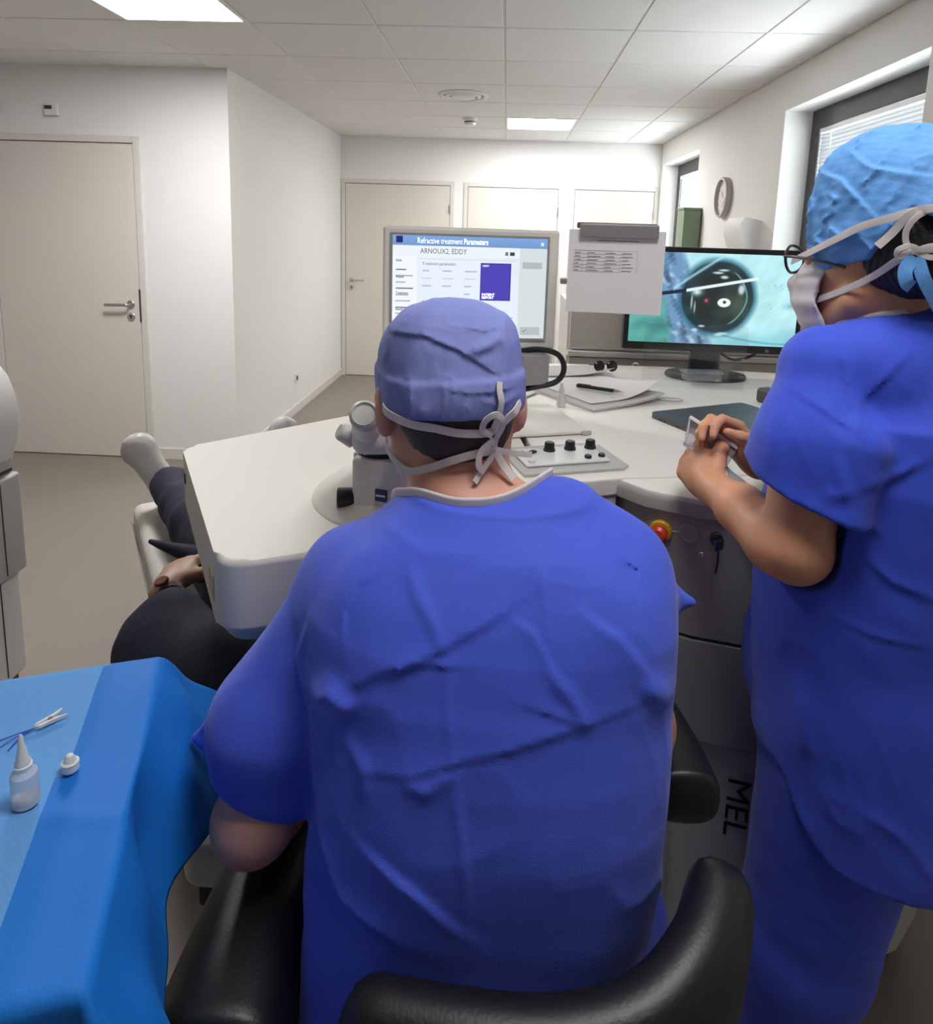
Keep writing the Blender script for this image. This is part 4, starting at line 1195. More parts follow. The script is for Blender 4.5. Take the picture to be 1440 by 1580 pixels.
# ------------------------------------------------------------------ cabinet behind the desk
M_cab = mat('cabinet_beige', s2l(214, 207, 197), .35, noise=.01, nscale=5)
M_cab2 = mat('cabinet_drawer_grey', s2l(198, 190, 180), .3)
cb = thing('low_cabinet', 'beige cabinet with drawer and round knob behind the desk', 'cabinet', (.75, 2.78, 0))
MB().lohi((.268, 2.78, .08), (1.30, 3.20, 1.285), .004).build('carcass', M_cab, cb, world=True)
MB().lohi((.278, 2.762, 1.095), (.745, 2.780, 1.275), .003).build('door_panel', M_cab, cb, world=True)
MB().lohi((.755, 2.762, 1.095), (1.29, 2.780, 1.275), .003).build('door_panel', M_cab, cb, world=True)
MB().lohi((.270, 2.742, 1.066), (1.298, 2.790, 1.088), .003).build('ledge', M_plast, cb, world=True)
dr = MB().lohi((.278, 2.762, .80), (.79, 2.780, 1.060), .003).build('drawer', M_cab2, cb, world=True)
MB().lathe([(.007, 0), (.007, .010), (.015, .014), (.016, .022), (.010, .028), (.001, .029)], (.553, 2.762, 1.036), 20, (0, -1, 0)).build('knob', M_chrome, dr, world=True)
MB().lohi((.80, 2.762, .80), (1.29, 2.780, 1.060), .003).build('drawer', M_cab2, cb, world=True)
MB().lohi((.29, 2.80, 0), (1.28, 3.18, .08)).build('plinth', M_plinth, cb, world=True)
gb = thing('green_cabinet', 'narrow green upright cabinet under the far window', 'cabinet', (1.475, 5.56, 0))
M_green = mat('green_enamel', s2l(120, 138, 112), .5)
MB().lohi((1.40, 5.45, .04), (1.536, 5.655, 1.795), .004).build('carcass', M_green, gb, world=True)
MB().lohi((1.392, 5.446, 1.795), (1.5365, 5.66, 1.812), .003).build('top', M_green, gb, world=True)
MB().lohi((1.408, 5.441, .06), (1.528, 5.449, 1.785), .002).build('door', M_green, gb, world=True)
MB().lohi((1.41, 5.46, 0), (1.53, 5.64, .04)).build('plinth', M_plinth, gb, world=True)
# ------------------------------------------------------------------ things on the desk
def sheet(name, label, loc, rz, w, h, t, curl, mt=None, cat='paper', group=None, seed=0):
    o = MB(); N = 16; r = random.Random(seed); p1, p2 = r.random() * 6, r.random() * 6
    vs = []
    for j in range(N + 1):
        for i in range(N + 1):
            u, v = i / N - .5, j / N - .5
            z = t + .0008 * (1 + math.sin(5 * u + p1) * math.sin(4 * v + p2)) + curl * (max(0, u + .1 - v * .6) ** 3) * 3
            vs.append((u * w, v * h, z))
    fs = [(j * (N + 1) + i, j * (N + 1) + i + 1, (j + 1) * (N + 1) + i + 1, (j + 1) * (N + 1) + i) for j in range(N) for i in range(N)]
    o.add(vs, fs); o.add([(x, y, max(z - t, .0002)) for x, y, z in vs], [f[::-1] for f in fs])
    edge = [i for i in range(N + 1)] + [(j) * (N + 1) + N for j in range(1, N + 1)] + [N * (N + 1) + i for i in range(N - 1, -1, -1)] + [j * (N + 1) for j in range(N - 1, 0, -1)]
    K = (N + 1) ** 2
    o.add([], []); n0 = len(o.v) - 2 * K
    for a, b_ in zip(edge, edge[1:] + edge[:1]): o.f.append((n0 + K + a, n0 + K + b_, n0 + b_, n0 + a)); o.mi.append(0)
    ob = o.build(name, mt or M_paper); ob.location = loc; ob.rotation_euler.z = rz
    tag(ob, label, cat, group); return ob
M_paper2 = mat('paper_grey_white', s2l(196, 192, 188), .7, noise=.01, nscale=30)
sheet('paper_sheet', 'lowest loose white paper sheet under the pen stack on the desk', (.255, 1.995, ZD + .0003), math.radians(34), .27, .385, .006, .010, M_paper2, seed=2)
sheet('paper_sheet', 'top white paper sheet of the stack under the black pen', (.270, 2.030, ZD + .0080), math.radians(31), .255, .350, .002, .022, seed=4)
sheet('paper_sheet', 'crumpled pale paper sheet behind the pen stack by the sunglasses', (.235, 2.245, ZD + .0133), math.radians(12), .25, .17, .002, .012, M_paper2, seed=9)
sheet('paper_sheet', 'white paper strip beside the bottle left of the pen stack', (.030, 1.86, ZD + .0004), math.radians(-28), .05, .24, .004, .002, seed=6)
pn = thing('pen', 'black pen with steel tip lying on the paper stack', 'pen', (.231, 2.0, ZD + .0190))
a_, b_ = Vector((0, 0, 0)), Vector((.131, -.083, .0035)); d_ = (b_ - a_).normalized()
MB().cyl(a_, a_ + d_ * .122, .0056, n=14, bev=.001).build('barrel', M_rubber, pn)
MB().lathe([(.0050, 0), (.0042, .010), (.0014, .024), (.0005, .030)], a_ + d_ * .1215, 12, d_).build('tip', M_steel, pn)
MB().box(a_ + d_ * .025 + Vector((0, 0, .0068)), (.042, .003, .002), .0006, rot=d_.to_track_quat('X', 'Z').to_matrix()).build('clip', M_darkst, pn)
M_milk = mat('milky_plastic', s2l(236, 235, 232), .35)
M_clear = mat('clear_plastic', (.92, .95, .97), .12, trans=.85, spec=.5)
M_clear.node_tree.nodes['Principled BSDF'].inputs['IOR'].default_value = 1.15
bt = thing('dropper_bottle', 'small white dropper bottle standing by the papers on the desk', 'bottle', (.168, 1.811, ZD))
MB().lathe([(.0105, 0), (.0125, .002), (.0125, .032), (.011, .036), (.0075, .038)], n=22).build('body', M_milk, bt)
MB().lathe([(.0085, .038), (.0095, .040), (.0095, .046), (.0070, .052), (.0050, .060), (.0046, .066), (.002, .068)], n=22).build('cap', M_plast, bt)
MB().lathe([(.01265, .006), (.01265, .026)], n=22, cap=False).build('label', M_paper, bt)
rb = MB(); rb.tube([(.034 * math.cos(a) * (1 + .1 * math.cos(2 * a)), .022 * math.sin(a), .0018) for a in [k * 2 * math.pi / 24 for k in range(25)]], .0013, 6, 0)
o = rb.build('rubber_band', mat('rubber_band_beige', s2l(196, 190, 178), .6)); o.location = (.500, 1.939, ZD); tag(o, 'thin pale rubber band lying beside the laptop', 'rubber band')
sg = thing('sunglasses', 'dark brown sunglasses lying behind the papers below the drawer knob', 'sunglasses', (.352, 2.235, ZD + .019), rz=.15); sg.scale = (.72, .72, .72)
M_lens = mat('dark_lens', s2l(44, 34, 32), .12)
for s in (-1, 1):
    MB().lathe([(.004, .004), (.020, .003), (.0255, .0), (.0265, -.003), (.0225, -.005)], (s * .031, 0, .026), 24, (0, -.95, .25)).build('lens', M_lens, sg)
    b = MB(); b.tube([(s * .056, .004, .030), (s * .058, .05, .022), (s * .05, .115, .010)], .0022, 6); b.build('temple', M_rubber, sg)
b = MB(); b.tube([(-.008, -.002, .032), (0, -.003, .036), (.008, -.002, .032)], .002, 6); b.build('bridge', M_rubber, sg)
# laptop
lp = thing('laptop', 'closed dark grey laptop lying on the desk', 'laptop', (.398, 1.733, ZD), rz=math.radians(27))
M_lap = mat('space_grey_aluminium', s2l(92, 94, 98), .38, .55, noise=.01, nscale=90)
LW, LD = .325, .228
pl2 = rounded([(0, -LD), (LW, -LD), (LW, 0), (0, 0)], .012)
MB().prism(pl2, .0, .0085, .002).build('base', M_lap, lp)
lid = MB().prism(pl2, .0092, .0155, .0015).build('lid', M_lap, lp)
b = MB()
b.lathe([(.013, 0), (.013, .0003)], (LW / 2 - .002, -LD / 2, .0155), 24); b.v = [(x if True else x, y, z) for x, y, z in b.v]
b.prism([(LW / 2 + .002, -LD / 2 + .014), (LW / 2 + .010, -LD / 2 + .022), (LW / 2 + .006, -LD / 2 + .012)], .0155, .0158)
b.build('emblem', mat('emblem_dark', s2l(34, 36, 40), .15, .7), lid)
for y in (-.040, -.058, -.105): MB().lohi((-.0006, y - .006, .003), (.0006, y + .006, .006), .0005).build('port', M_rubber, lp)
# clear box on the monitor foot, clear riser, small dark device
ab = thing('clear_case', 'clear plastic lens case on the foot of the video monitor', 'case', (.655, 2.17, ZD + .014), rz=.1)
MB().box((0, 0, .012), (.115, .055, .020), .003).build('tray', M_clear, ab)
MB().box((0, .004, .028), (.125, .060, .008), .002).build('lid', M_clear, ab)
ac = MB(); ac.lohi((-.16, -.0015, 0), (.16, .0015, .205), .0008)
M_acr = bpy.data.materials.new('acrylic_sheet'); M_acr.use_nodes = True
_n = M_acr.node_tree; _n.nodes.clear()
_o = _n.nodes.new('ShaderNodeOutputMaterial'); _t = _n.nodes.new('ShaderNodeBsdfTransparent'); _g = _n.nodes.new('ShaderNodeBsdfGlossy')
_g.inputs['Roughness'].default_value = .05; _t.inputs['Color'].default_value = (.965, .975, .975, 1)
_mx = _n.nodes.new('ShaderNodeMixShader'); _mx.inputs[0].default_value = .05
_n.links.new(_t.outputs[0], _mx.inputs[1]); _n.links.new(_g.outputs[0], _mx.inputs[2]); _n.links.new(_mx.outputs[0], _o.inputs[0])
o = ac.build('acrylic_sheet', M_acr); o.location = (.608, 2.105, ZD); o.rotation_euler.z = -.03; tag(o, 'clear acrylic sheet standing before the foot of the video monitor', 'acrylic sheet')
dv = thing('small_device', 'small dark grey handset on the desk half hidden by the assistant sleeve', 'handset', (.800, 1.93, ZD), rz=.5)
MB().box((0, 0, .022), (.050, .10, .044), .010, seg=3).build('housing', mat('device_grey', s2l(74, 72, 74), .45), dv)
MB().box((0, -.01, .0445), (.036, .05, .002), .001).build('display', M_black, dv)
# ------------------------------------------------------------------ standing device at the left edge
col = thing('diagnostic_column', 'white floor-standing device with rounded head at the left edge', 'medical device', (-1.77, 1.81, 0))
M_dev = mat('device_white', s2l(206, 203, 199), .42)
M_dev2 = mat('device_grey_panel', s2l(168, 163, 160), .45)
b = MB()
prof = [(-1.560, .800), (-1.538, .865), (-1.528, .935), (-1.532, 1.005), (-1.552, 1.07), (-1.585, 1.115), (-1.64, 1.140), (-2.02, 1.15), (-2.02, .80)]
n = len(prof); yy = (1.60, 1.620, 1.995, 2.015)
ins = (.014, 0, 0, .014)
for y, s_ in zip(yy, ins): b.v += [(x - s_ if x > -1.9 else x, y, z - (s_ if z > .9 else -s_)) for x, z in prof]
for k in range(3):
    for i in range(n): b.f.append((k * n + i, k * n + (i + 1) % n, (k + 1) * n + (i + 1) % n, (k + 1) * n + i))
b.f += [tuple(range(n))[::-1], tuple(3 * n + i for i in range(n))]; b.mi = [0] * len(b.f)
b.build('head', M_dev, col, world=True, ang=40)
MB().lohi((-2.0, 1.63, .765), (-1.565, 2.005, .799), .006).build('neck', M_dev2, col, world=True)
MB().lohi((-2.0, 1.62, .750), (-1.575, 2.010, .764), .002).build('shadow_slot', M_gap, col, world=True)
MB().lohi((-2.02, 1.60, .415), (-1.552, 2.015, .75), .012, 3).build('drawer_block', M_dev2, col, world=True)
MB().lohi((-2.0, 1.62, .05), (-1.580, 2.010, .412), .010, 3).build('lower_column', M_dev, col, world=True)
MB().lohi((-1.5805, 1.92, .07), (-1.5785, 1.924, .405)).build('panel_joint', M_gap, col, world=True)
MB().lohi((-1.5525, 1.92, .43), (-1.5505, 1.924, .735)).build('panel_joint', M_gap, col, world=True)
MB().lohi((-1.97, 1.65, 0), (-1.60, 1.99, .05)).build('plinth', M_plinth, col, world=True)
# ------------------------------------------------------------------ patient bed
bed = thing('patient_bed', 'pale grey padded patient bed under the laser arm', 'bed', (float(PB[0] + .75 * PE[0]), float(PB[1] + .75 * PE[1]), 0), rz=math.atan2(-PE[1], -PE[0]))
M_pad = mat('bed_vinyl_grey', s2l(196, 190, 182), .45, noise=.015, nscale=12)
M_bedg = mat('bed_metal_grey', s2l(150, 147, 145), .45, .2)
# local x towards the feet, y across; t = .75 - x
b = MB(); b.box((.20, 0, .525), (1.25, .55, .09), .030, seg=4); b.build('mattress', M_pad, bed)
b = MB(); b.box((-.52, 0, .525), (.16, .40, .09), .030, seg=4); b.build('head_section', M_pad, bed)
b = MB(); b.box((-.86, 0, .560), (.18, .20, .050), .022, seg=4); b.build('head_rest', M_pad, bed)
b = MB(); b.box((-.70, 0, .515), (.24, .07, .030), .006); b.build('head_rest_bar', M_bedg, bed)
b = MB(); b.box((.10, 0, .455), (1.35, .46, .05), .010); b.build('bed_frame', M_bedg, bed)
b = MB(); b.box((.25, 0, .24), (.40, .24, .40), .015, seg=3); b.build('lift_column', M_bedg, bed)
b = MB(); b.box((.22, 0, .03), (.85, .42, .06), .015, seg=3); b.build('base_plate', M_bedg, bed)
b = MB(); b.tube([(.83, .278, .500), (.2, .279, .500), (-.40, .279, .500)], .004, 6); b.build('piping', M_bedg, bed)
# ------------------------------------------------------------------ instrument table with blue drape
M_drape = mat('drape_blue', s2l(24, 118, 210), .6, noise=.04, nscale=260, bump=.15, bscale=500, spec=.3)
M_drape_l = mat('drape_absorbent_blue', s2l(106, 164, 226), .85, noise=.04, nscale=220, bump=.25, bscale=420, spec=.2)
TZT = 1.0
tA = Vector((-.429, .769)); tB = Vector((-.292, .396)); ex = (tB - tA).normalized(); ey = Vector((ex.y, -ex.x))   # ex towards camera, ey to the left
if ey.x > 0: ey = -ey
TL, TW = .40, .75
ctr = tA + ex * TL / 2 + ey * TW / 2
it = thing('instrument_table', 'instrument table with steel legs under the blue drape', 'table', (ctr.x, ctr.y, 0))
def tw(s, t, z):      # s along ex (0 far .. TL near), t along ey (0 right .. TW left)
    q = tA + ex * s + ey * t; return (q.x, q.y, z)
MB().prism([tw(.012, .012, 0)[:2], tw(.012, TW - .012, 0)[:2], tw(TL - .012, TW - .012, 0)[:2], tw(TL - .012, .012, 0)[:2]], TZT - .028, TZT - .004, .004).build('table_top', M_steel, it, world=True)
for s_, t_ in ((.05, .05), (TL - .05, .05), (.05, TW - .05), (TL - .05, TW - .05)):
    MB().cyl(tw(s_, t_, TZT - .028), tw(s_, t_, .06), .014, n=16).build('leg', M_steel, it, world=True)
    MB().lathe([(.012, .0), (.024, .01), (.026, .03), (.024, .05), (.010, .062)], tw(s_, t_, 0), 16).build('castor', M_rubber, it, world=True)
dp = thing('surgical_drape', 'bright blue surgical drape with paler absorbent strip covering the instrument table', 'drape', (ctr.x, ctr.y, TZT))
def drape_pt(s, t):
    cs, ct = min(max(s, 0), TL), min(max(t, 0), TW)
    es, et = s - cs, t - ct            # excess beyond the edges
    e = math.hypot(es, et); R = .005
    wob = .0012 * math.sin(31 * s + 9 * t) + .0016 * math.sin(17 * t - 12 * s + 1.0)
    if e < 1e-6: return Vector(tw(s, t, TZT + .003 + wob + .0022 * math.exp(-((t - .045) / .012) ** 2) + .0018 * math.exp(-((s - .25 + .3 * t) / .010) ** 2)))
    a = min(e / R, math.pi / 2)
    out = R * math.sin(a); drop = R * (1 - math.cos(a)) + max(0, e - R * math.pi / 2)
    far = math.exp(-((s - .02) / .13) ** 2) if et < 0 else 0
    near = math.exp(-((s - TL) / .16) ** 2) if et < 0 else 0
    flare = .10 + .38 * far + .22 * near
    corner = min(abs(es), abs(et)) / (e + 1e-6)
    flare += .55 * corner
    out += flare * max(0, e - R) + (.010 * math.sin(26 * s + 13 * t) + .006 * math.sin(51 * s - 8 * t)) * min(1, e / .08) * (1 if et else 1)
    dx, dy = (es / e, et / e)
    q = Vector(tw(cs + dx * out, ct + dy * out, 0))
    return Vector((q.x, q.y, TZT + .003 + wob * .3 - drop * (1 - .20 * far)))
ns, nt_ = 120, 130
S0, S1, T0, T1 = -.10, TL + .34, -.30, TW + .10
b = MB(); lastv = []
for i in range(ns + 1):
    for j in range(nt_ + 1):
        s_ = S0 + (S1 - S0) * i / ns; t_ = T0 + (T1 - T0) * j / nt_
        if t_ < 0:      # the hem on the right is uneven
            hem = .205 + .05 * math.sin(s_ * 11 + 2.6) + .30 * max(0, s_ - .30); t_ *= hem / .30
        b.v.append(tuple(drape_pt(s_, t_)))
lightm = []
for i in range(ns):
    for j in range(nt_):
        b.f.append((i * (nt_ + 1) + j, i * (nt_ + 1) + j + 1, (i + 1) * (nt_ + 1) + j + 1, (i + 1) * (nt_ + 1) + j))
        s_ = S0 + (S1 - S0) * (i + .5) / ns; t_ = T0 + (T1 - T0) * (j + .5) / nt_
        b.mi.append(1 if t_ > .058 + .05 * s_ and s_ < TL + .5 else 0)
o = b.build('drape_sheet', [M_drape, M_drape_l], dp, world=True, ang=0)
md = o.modifiers.new('thickness', 'SOLIDIFY'); md.thickness = .0012; md.offset = -1
# dropper bottle, its cap, clip on blue threads
zt = TZT + .0062
bo = thing('saline_bottle', 'open translucent dropper bottle standing on the blue drape', 'bottle', (-.4385, .541, zt)); bo.scale = (.66, .66, .66)
M_frost = mat('frosted_plastic', (.90, .93, .97), .35, trans=.55, spec=.4); M_frost.node_tree.nodes['Principled BSDF'].inputs['IOR'].default_value = 1.2
MB().lathe([(.0150, 0), (.0175, .0025), (.0178, .040), (.0170, .050), (.0120, .056), (.0105, .058)], n=30).build('body', M_frost, bo)
MB().lathe([(.0162, .0015), (.0168, .003), (.0168, .014), (.012, .0145)], n=30).build('liquid', M_milk, bo)
MB().lathe([(.0105, .058), (.0118, .059), (.0118, .064), (.0100, .065), (.0102, .069), (.0085, .072), (.0060, .088), (.0040, .096), (.0030, .108), (.0012, .111)], n=26).build('nozzle', M_milk, bo)
bc = thing('bottle_cap', 'small loose white bottle cap lying on the blue drape', 'cap', (-.423, .583, zt)); bc.scale = (.62, .62, .62)
MB().lathe([(.0122, 0), (.0128, .001), (.0128, .012), (.0134, .0125), (.0134, .0145), (.0120, .0155), (.0095, .0165), (.0078, .022), (.0050, .0265), (.001, .0278)], n=28).build('shell', M_plast, bc)
MB().lathe([(.0129, .002), (.0131, .0025), (.0131, .0105), (.0129, .011)], n=28, cap=False).build('grip_band', M_milk, bc)
pg = thing('plastic_clip', 'tiny white plastic spring clip with blue threads on the drape', 'clip', (-.488, .645, zt), rz=math.radians(56)); pg.scale = (.62, .62, .62)
for s in (-1, 1):
    b = MB(); b.prism([(-.024, s * .0012), (-.018, s * .0065), (-.004, s * .0075), (.010, s * .0080), (.026, s * .0130), (.026, s * .0105), (.010, s * .0035), (-.004, s * .0022)][::s], .0005, .0065, .0006); b.build('jaw', M_plast, pg)
MB().lathe([(.0035, 0), (.0035, .0075)], (.002, 0, 0), 14).build('spring', M_darkst, pg)
M_thr = mat('thread_blue', s2l(28, 62, 170), .6)
for k, (dx, dy) in enumerate(((-.058, .016), (-.060, -.004), (-.050, -.022), (-.072, .022))):
    b = MB(); b.tube([(-.022, 0, .002), (-.022 + dx * .5, dy * .35 + .004, .0015), (-.022 + dx, dy, .0012)], .0009, 6); b.build('thread', M_thr, pg)
es = thing('equipment_stand', 'grey stand with white rounded head between the blue drape and the stool', 'stand', (-.375, .83, 0))
MB().box((0, 0, .685), (.085, .13, .075), .026, seg=4).build('stand_head', M_dev, es)
MB().box((.005, 0, .628), (.060, .09, .045), .006).build('clamp', M_rubber, es)
MB().box((.005, 0, .335), (.050, .060, .55), .008).build('post', M_bedg, es)
MB().lathe([(.14, 0), (.14, .02), (.06, .045), (.035, .06)], (.005, 0, 0), 32).build('foot', M_bedg, es)
# ------------------------------------------------------------------ surgeon's stool
M_leath = mat('black_leather', s2l(22, 21, 22), .42, noise=.06, nscale=60, bump=.12, bscale=260)
M_stoolm = mat('stool_metal', s2l(120, 118, 118), .35, .6)
st = thing('surgeon_stool', 'black leather surgeon stool with curved back support and armrests', 'stool', (-.01, .62, 0))
b = MB(); b.lathe([(.02, 0), (.185, .0), (.205, .018), (.205, .055), (.185, .075), (.10, .082), (.01, .084)], (-.01, .645, .445), 36); b.build('seat', M_leath, st, world=True)
def pad(name, pts, rv, rh, prof_n=20):
    """fat cushion swept along a path, cross-section wider than thick, rounded ends"""
    P = crom(pts, 10); mm = len(P); q = MB()
    for i, p in enumerate(P):
        tg = (P[min(i + 1, mm - 1)] - P[max(i - 1, 0)]).normalized(); sd = Vector((tg.y, -tg.x, 0)).normalized(); up_ = sd.cross(tg)
        u = i / (mm - 1); k = max(0, 1 - max(0, abs(2 * u - 1) - .82) ** 2 / .18 ** 2) ** .5
        k = max(k, .06)
        for a in range(prof_n):
            an = 2 * math.pi * a / prof_n; cs, sn = math.cos(an), math.sin(an)
            cs = math.copysign(abs(cs) ** .7, cs); sn = math.copysign(abs(sn) ** .7, sn)
            q.v.append(tuple(p + sd * cs * rh * k + up_ * sn * rv * (k if k > .5 else k)))
    for i in range(mm - 1):
        for a in range(prof_n):
            a2 = (a + 1) % prof_n; q.f.append((i * prof_n + a, i * prof_n + a2, (i + 1) * prof_n + a2, (i + 1) * prof_n + a))
    q.f += [tuple(range(prof_n))[::-1], tuple((mm - 1) * prof_n + a for a in range(prof_n))]; q.mi = [0] * len(q.f)
    return q.build(name, M_leath, st, world=True, ang=0)
pad('back_support', [(-.12, .470, .850), (-.02, .455, .855), (.07, .452, .860), (.145, .470, .870), (.205, .520, .885), (.245, .595, .895)], .072, .034)
pad('armrest', [(.252, .735, .868), (.250, .79, .866), (.240, .87, .862), (.225, .94, .858)], .036, .042)
pad('armrest', [(-.255, .50, .745), (-.255, .60, .748), (-.25, .72, .748), (-.235, .86, .745)], .068, .070)
b = MB(); b.tube([(.262, .62, .80), (.27, .63, .70), (.18, .64, .50), (.05, .645, .46)], .016, 12); b.build('arm_bracket', M_stoolm, st, world=True)
b = MB(); b.tube([(-.255, .62, .70), (-.255, .63, .55), (-.18, .64, .48), (-.05, .645, .455)], .016, 12); b.build('arm_bracket', M_stoolm, st, world=True)
b = MB(); b.tube([(.0, .43, .80), (-.0, .42, .62), (-.0, .48, .47), (-.01, .60, .45)], .018, 12); b.build('back_bracket', M_stoolm, st, world=True)
MB().cyl((-.01, .645, .12), (-.01, .645, .446), .028, n=24).build('gas_column', M_stoolm, st, world=True)
for k in range(5):
    a = math.radians(18 + 72 * k); dx, dy = math.cos(a), math.sin(a)
    b = MB(); b.tube([(-.01 + dx * .02, .645 + dy * .02, .13), (-.01 + dx * .15, .645 + dy * .15, .105), (-.01 + dx * .26, .645 + dy * .26, .075)], lambda t: .022 - .007 * t, 10); b.build('leg', M_stoolm, st, world=True)
    MB().cyl((-.01 + dx * .26 - dy * .012, .645 + dy * .26 + dx * .012, .028), (-.01 + dx * .26 + dy * .012, .645 + dy * .26 - dx * .012, .028), .028, n=18, bev=.004).build('castor', M_rubber, st, world=True)

# ------------------------------------------------------------------ people
M_skin1 = mat('skin_light', s2l(214, 156, 132), .5, noise=.05, nscale=60, bump=.05, bscale=300, sub=.12)
M_skin2 = mat('skin_warm', s2l(212, 152, 116), .48, noise=.04, nscale=60, bump=.05, bscale=300, sub=.12)
M_skin3 = mat('skin_patient', s2l(190, 146, 122), .5, noise=.06, nscale=60, sub=.1)
M_gown = mat('gown_blue', s2l(72, 94, 212), .7, noise=.05, nscale=420, bump=.22, bscale=700, spec=.25, sheen=.15)
M_scrub = mat('scrub_blue', s2l(60, 84, 208), .72, noise=.04, nscale=420, bump=.15, bscale=700, spec=.25, sheen=.15)
M_cap1 = mat('cap_periwinkle', s2l(128, 136, 196), .75, noise=.05, nscale=200, bump=.12, bscale=500, spec=.2)
M_cap2 = mat('cap_sky_blue', s2l(104, 160, 222), .7, noise=.07, nscale=120, bump=.18, bscale=400, spec=.2)
M_hair1 = mat('hair_dark_brown', s2l(62, 52, 48), .6, noise=.35, nscale=160, bump=.5, bscale=300)
M_hair2 = mat('hair_black', s2l(22, 18, 18), .42, noise=.3, nscale=160, bump=.4, bscale=300)
M_mask = mat('mask_white', s2l(214, 206, 208), .75, bump=.15, bscale=400, spec=.2)
M_tape = mat('tape_white', s2l(222, 212, 208), .75, bump=.1, bscale=500, spec=.2)
M_navy = mat('jacket_navy', s2l(40, 40, 58), .75, noise=.12, nscale=90, bump=.2, bscale=400, spec=.25)
M_cover = bpy.data.materials.new('overshoe_plastic'); M_cover.use_nodes = True
_n = M_cover.node_tree; _b = _n.nodes['Principled BSDF']
_b.inputs['Base Color'].default_value = (*s2l(205, 202, 198), 1); _b.inputs['Roughness'].default_value = .28
_b.inputs['Transmission Weight'].default_value = .25; _b.inputs['IOR'].default_value = 1.2
M_shoe = mat('clog_white', s2l(210, 208, 205), .5)
M_frm = mat('spectacle_frame', s2l(40, 30, 40), .3)

def tapes(name, parent, paths, w=.010, t=.0016, mt=None):
    for pts, nr in paths:
        MB().ribbon(pts, nr, w, t).build(name, mt or M_tape, parent, world=True, ang=60)
sg_ = thing('person', 'seated person in blue gown and lilac cap at the microscope, seen from behind', 'person', (-.01, .66, .0))
sdf_obj('body', surgeon_skin, (-.42, .45, .03), (.36, 1.22, 1.50), .0055, M_skin1, sg_, 1)
sdf_obj('gown', surgeon_gown, (-.42, .40, .49), (.30, .93, 1.32), .0036, M_gown, sg_, 1, label='short-sleeved blue surgical gown')
sdf_obj('trousers', surgeon_trousers, (-.40, .42, .06), (.36, 1.20, .75), .007, M_gown, sg_, 2)
sdf_obj('cap', surgeon_cap, (-.22, .66, 1.30), (.08, 1.02, 1.52), .0024, M_cap1, sg_, 1, label='lilac cloth surgical cap')
sdf_obj('hair', surgeon_hair, (-.20, .68, 1.24), (.06, .95, 1.42), .0022, M_hair1, sg_, 1, label='short dark hair')
for s in (-1, 1):
    cx = s * .25 - .02
    MB().prism(rounded([(cx - .045, .89), (cx + .045, .89), (cx + .05, 1.08), (cx + .03, 1.16), (cx - .03, 1.16), (cx - .05, 1.08)], .02), .0, .075, .02, 3).build('shoe', M_shoe, sg_, world=True)
def mask_sdf(L, cut=.028):
    d = ell(L, (0, .046, -.050), (.071, .082, .071))
    d = smin(d, rcone(L, (0, .10, -.01), (0, .125, -.03), .016, .022), .03)
    d = d - .0015 * np.sin(L[:, 2] * 190)
    return np.maximum(np.abs(d) - .0034, np.maximum(cut - .25 * np.abs(L[:, 2] + .05) - L[:, 1], np.abs(L[:, 2] + .048) - .062))
sdf_obj('face_mask', lambda P: mask_sdf(to_local(P, SC, SR)), (-.24, .80, 1.18), (.05, 1.02, 1.40), .003, M_mask, sg_, 1, label='white tie-on face mask')
def rad_n(pts, C): return [Vector((p[0] - C[0], p[1] - C[1], 0)).normalized() for p in pts]
def push(pts, C, d): return [tuple(Vector(p) + Vector((p[0] - C[0], p[1] - C[1], 0)).normalized() * d) for p in pts]
SP = [
 ([(-.1450, .810, 1.352), (-.1365, .7560, 1.3500), (-.1171, .7290, 1.3470), (-.0949, .7195, 1.3430), (-.0726, .7200, 1.3400), (-.0480, .7240, 1.3346), (-.0241, .7310, 1.3325), (-.010, .737, 1.333)], .010),
 ([(-.010, .737, 1.333), (.0, .7400, 1.3400), (.0100, .7420, 1.3497), (.0186, .7476, 1.3581), (.026, .775, 1.368)], .009),
 ([(-.002, .7335, 1.3931), (-.0016, .7300, 1.3838), (.0010, .7285, 1.3710), (-.0013, .7300, 1.3551), (-.006, .732, 1.340)], .007),
 ([(-.150, .845, 1.300), (-.139, .805, 1.282), (-.1103, .7680, 1.2720), (-.0823, .7430, 1.2844), (-.0513, .7310, 1.3000), (-.0257, .7340, 1.3075), (-.0036, .745, 1.3097)], .010),
 ([(-.0036, .745, 1.3097), (.0080, .757, 1.304), (.024, .770, 1.298), (.040, .780, 1.294)], .007),
 ([(-.0036, .744, 1.308), (.006, .750, 1.290), (.019, .748, 1.274)], .009),
 ([(-.0045, .744, 1.307), (-.018, .734, 1.288), (-.026, .724, 1.277)], .008),
 ([(-.008, .734, 1.330), (-.019, .7265, 1.338), (-.015, .7195, 1.352), (-.003, .7225, 1.358), (.004, .728, 1.346), (-.004, .737, 1.324), (-.005, .741, 1.312)], .008),
 ([(-.006, .735, 1.325), (-.020, .729, 1.312), (-.022, .727, 1.296), (-.016, .730, 1.288)], .007),
]
tapes('mask_tie', sg_, [(p, rad_n(p, SC)) for p, w in SP if w > .0085], .0095)
tapes('mask_tie', sg_, [(p, rad_n(p, SC)) for p, w in SP if w <= .0085], .0072)
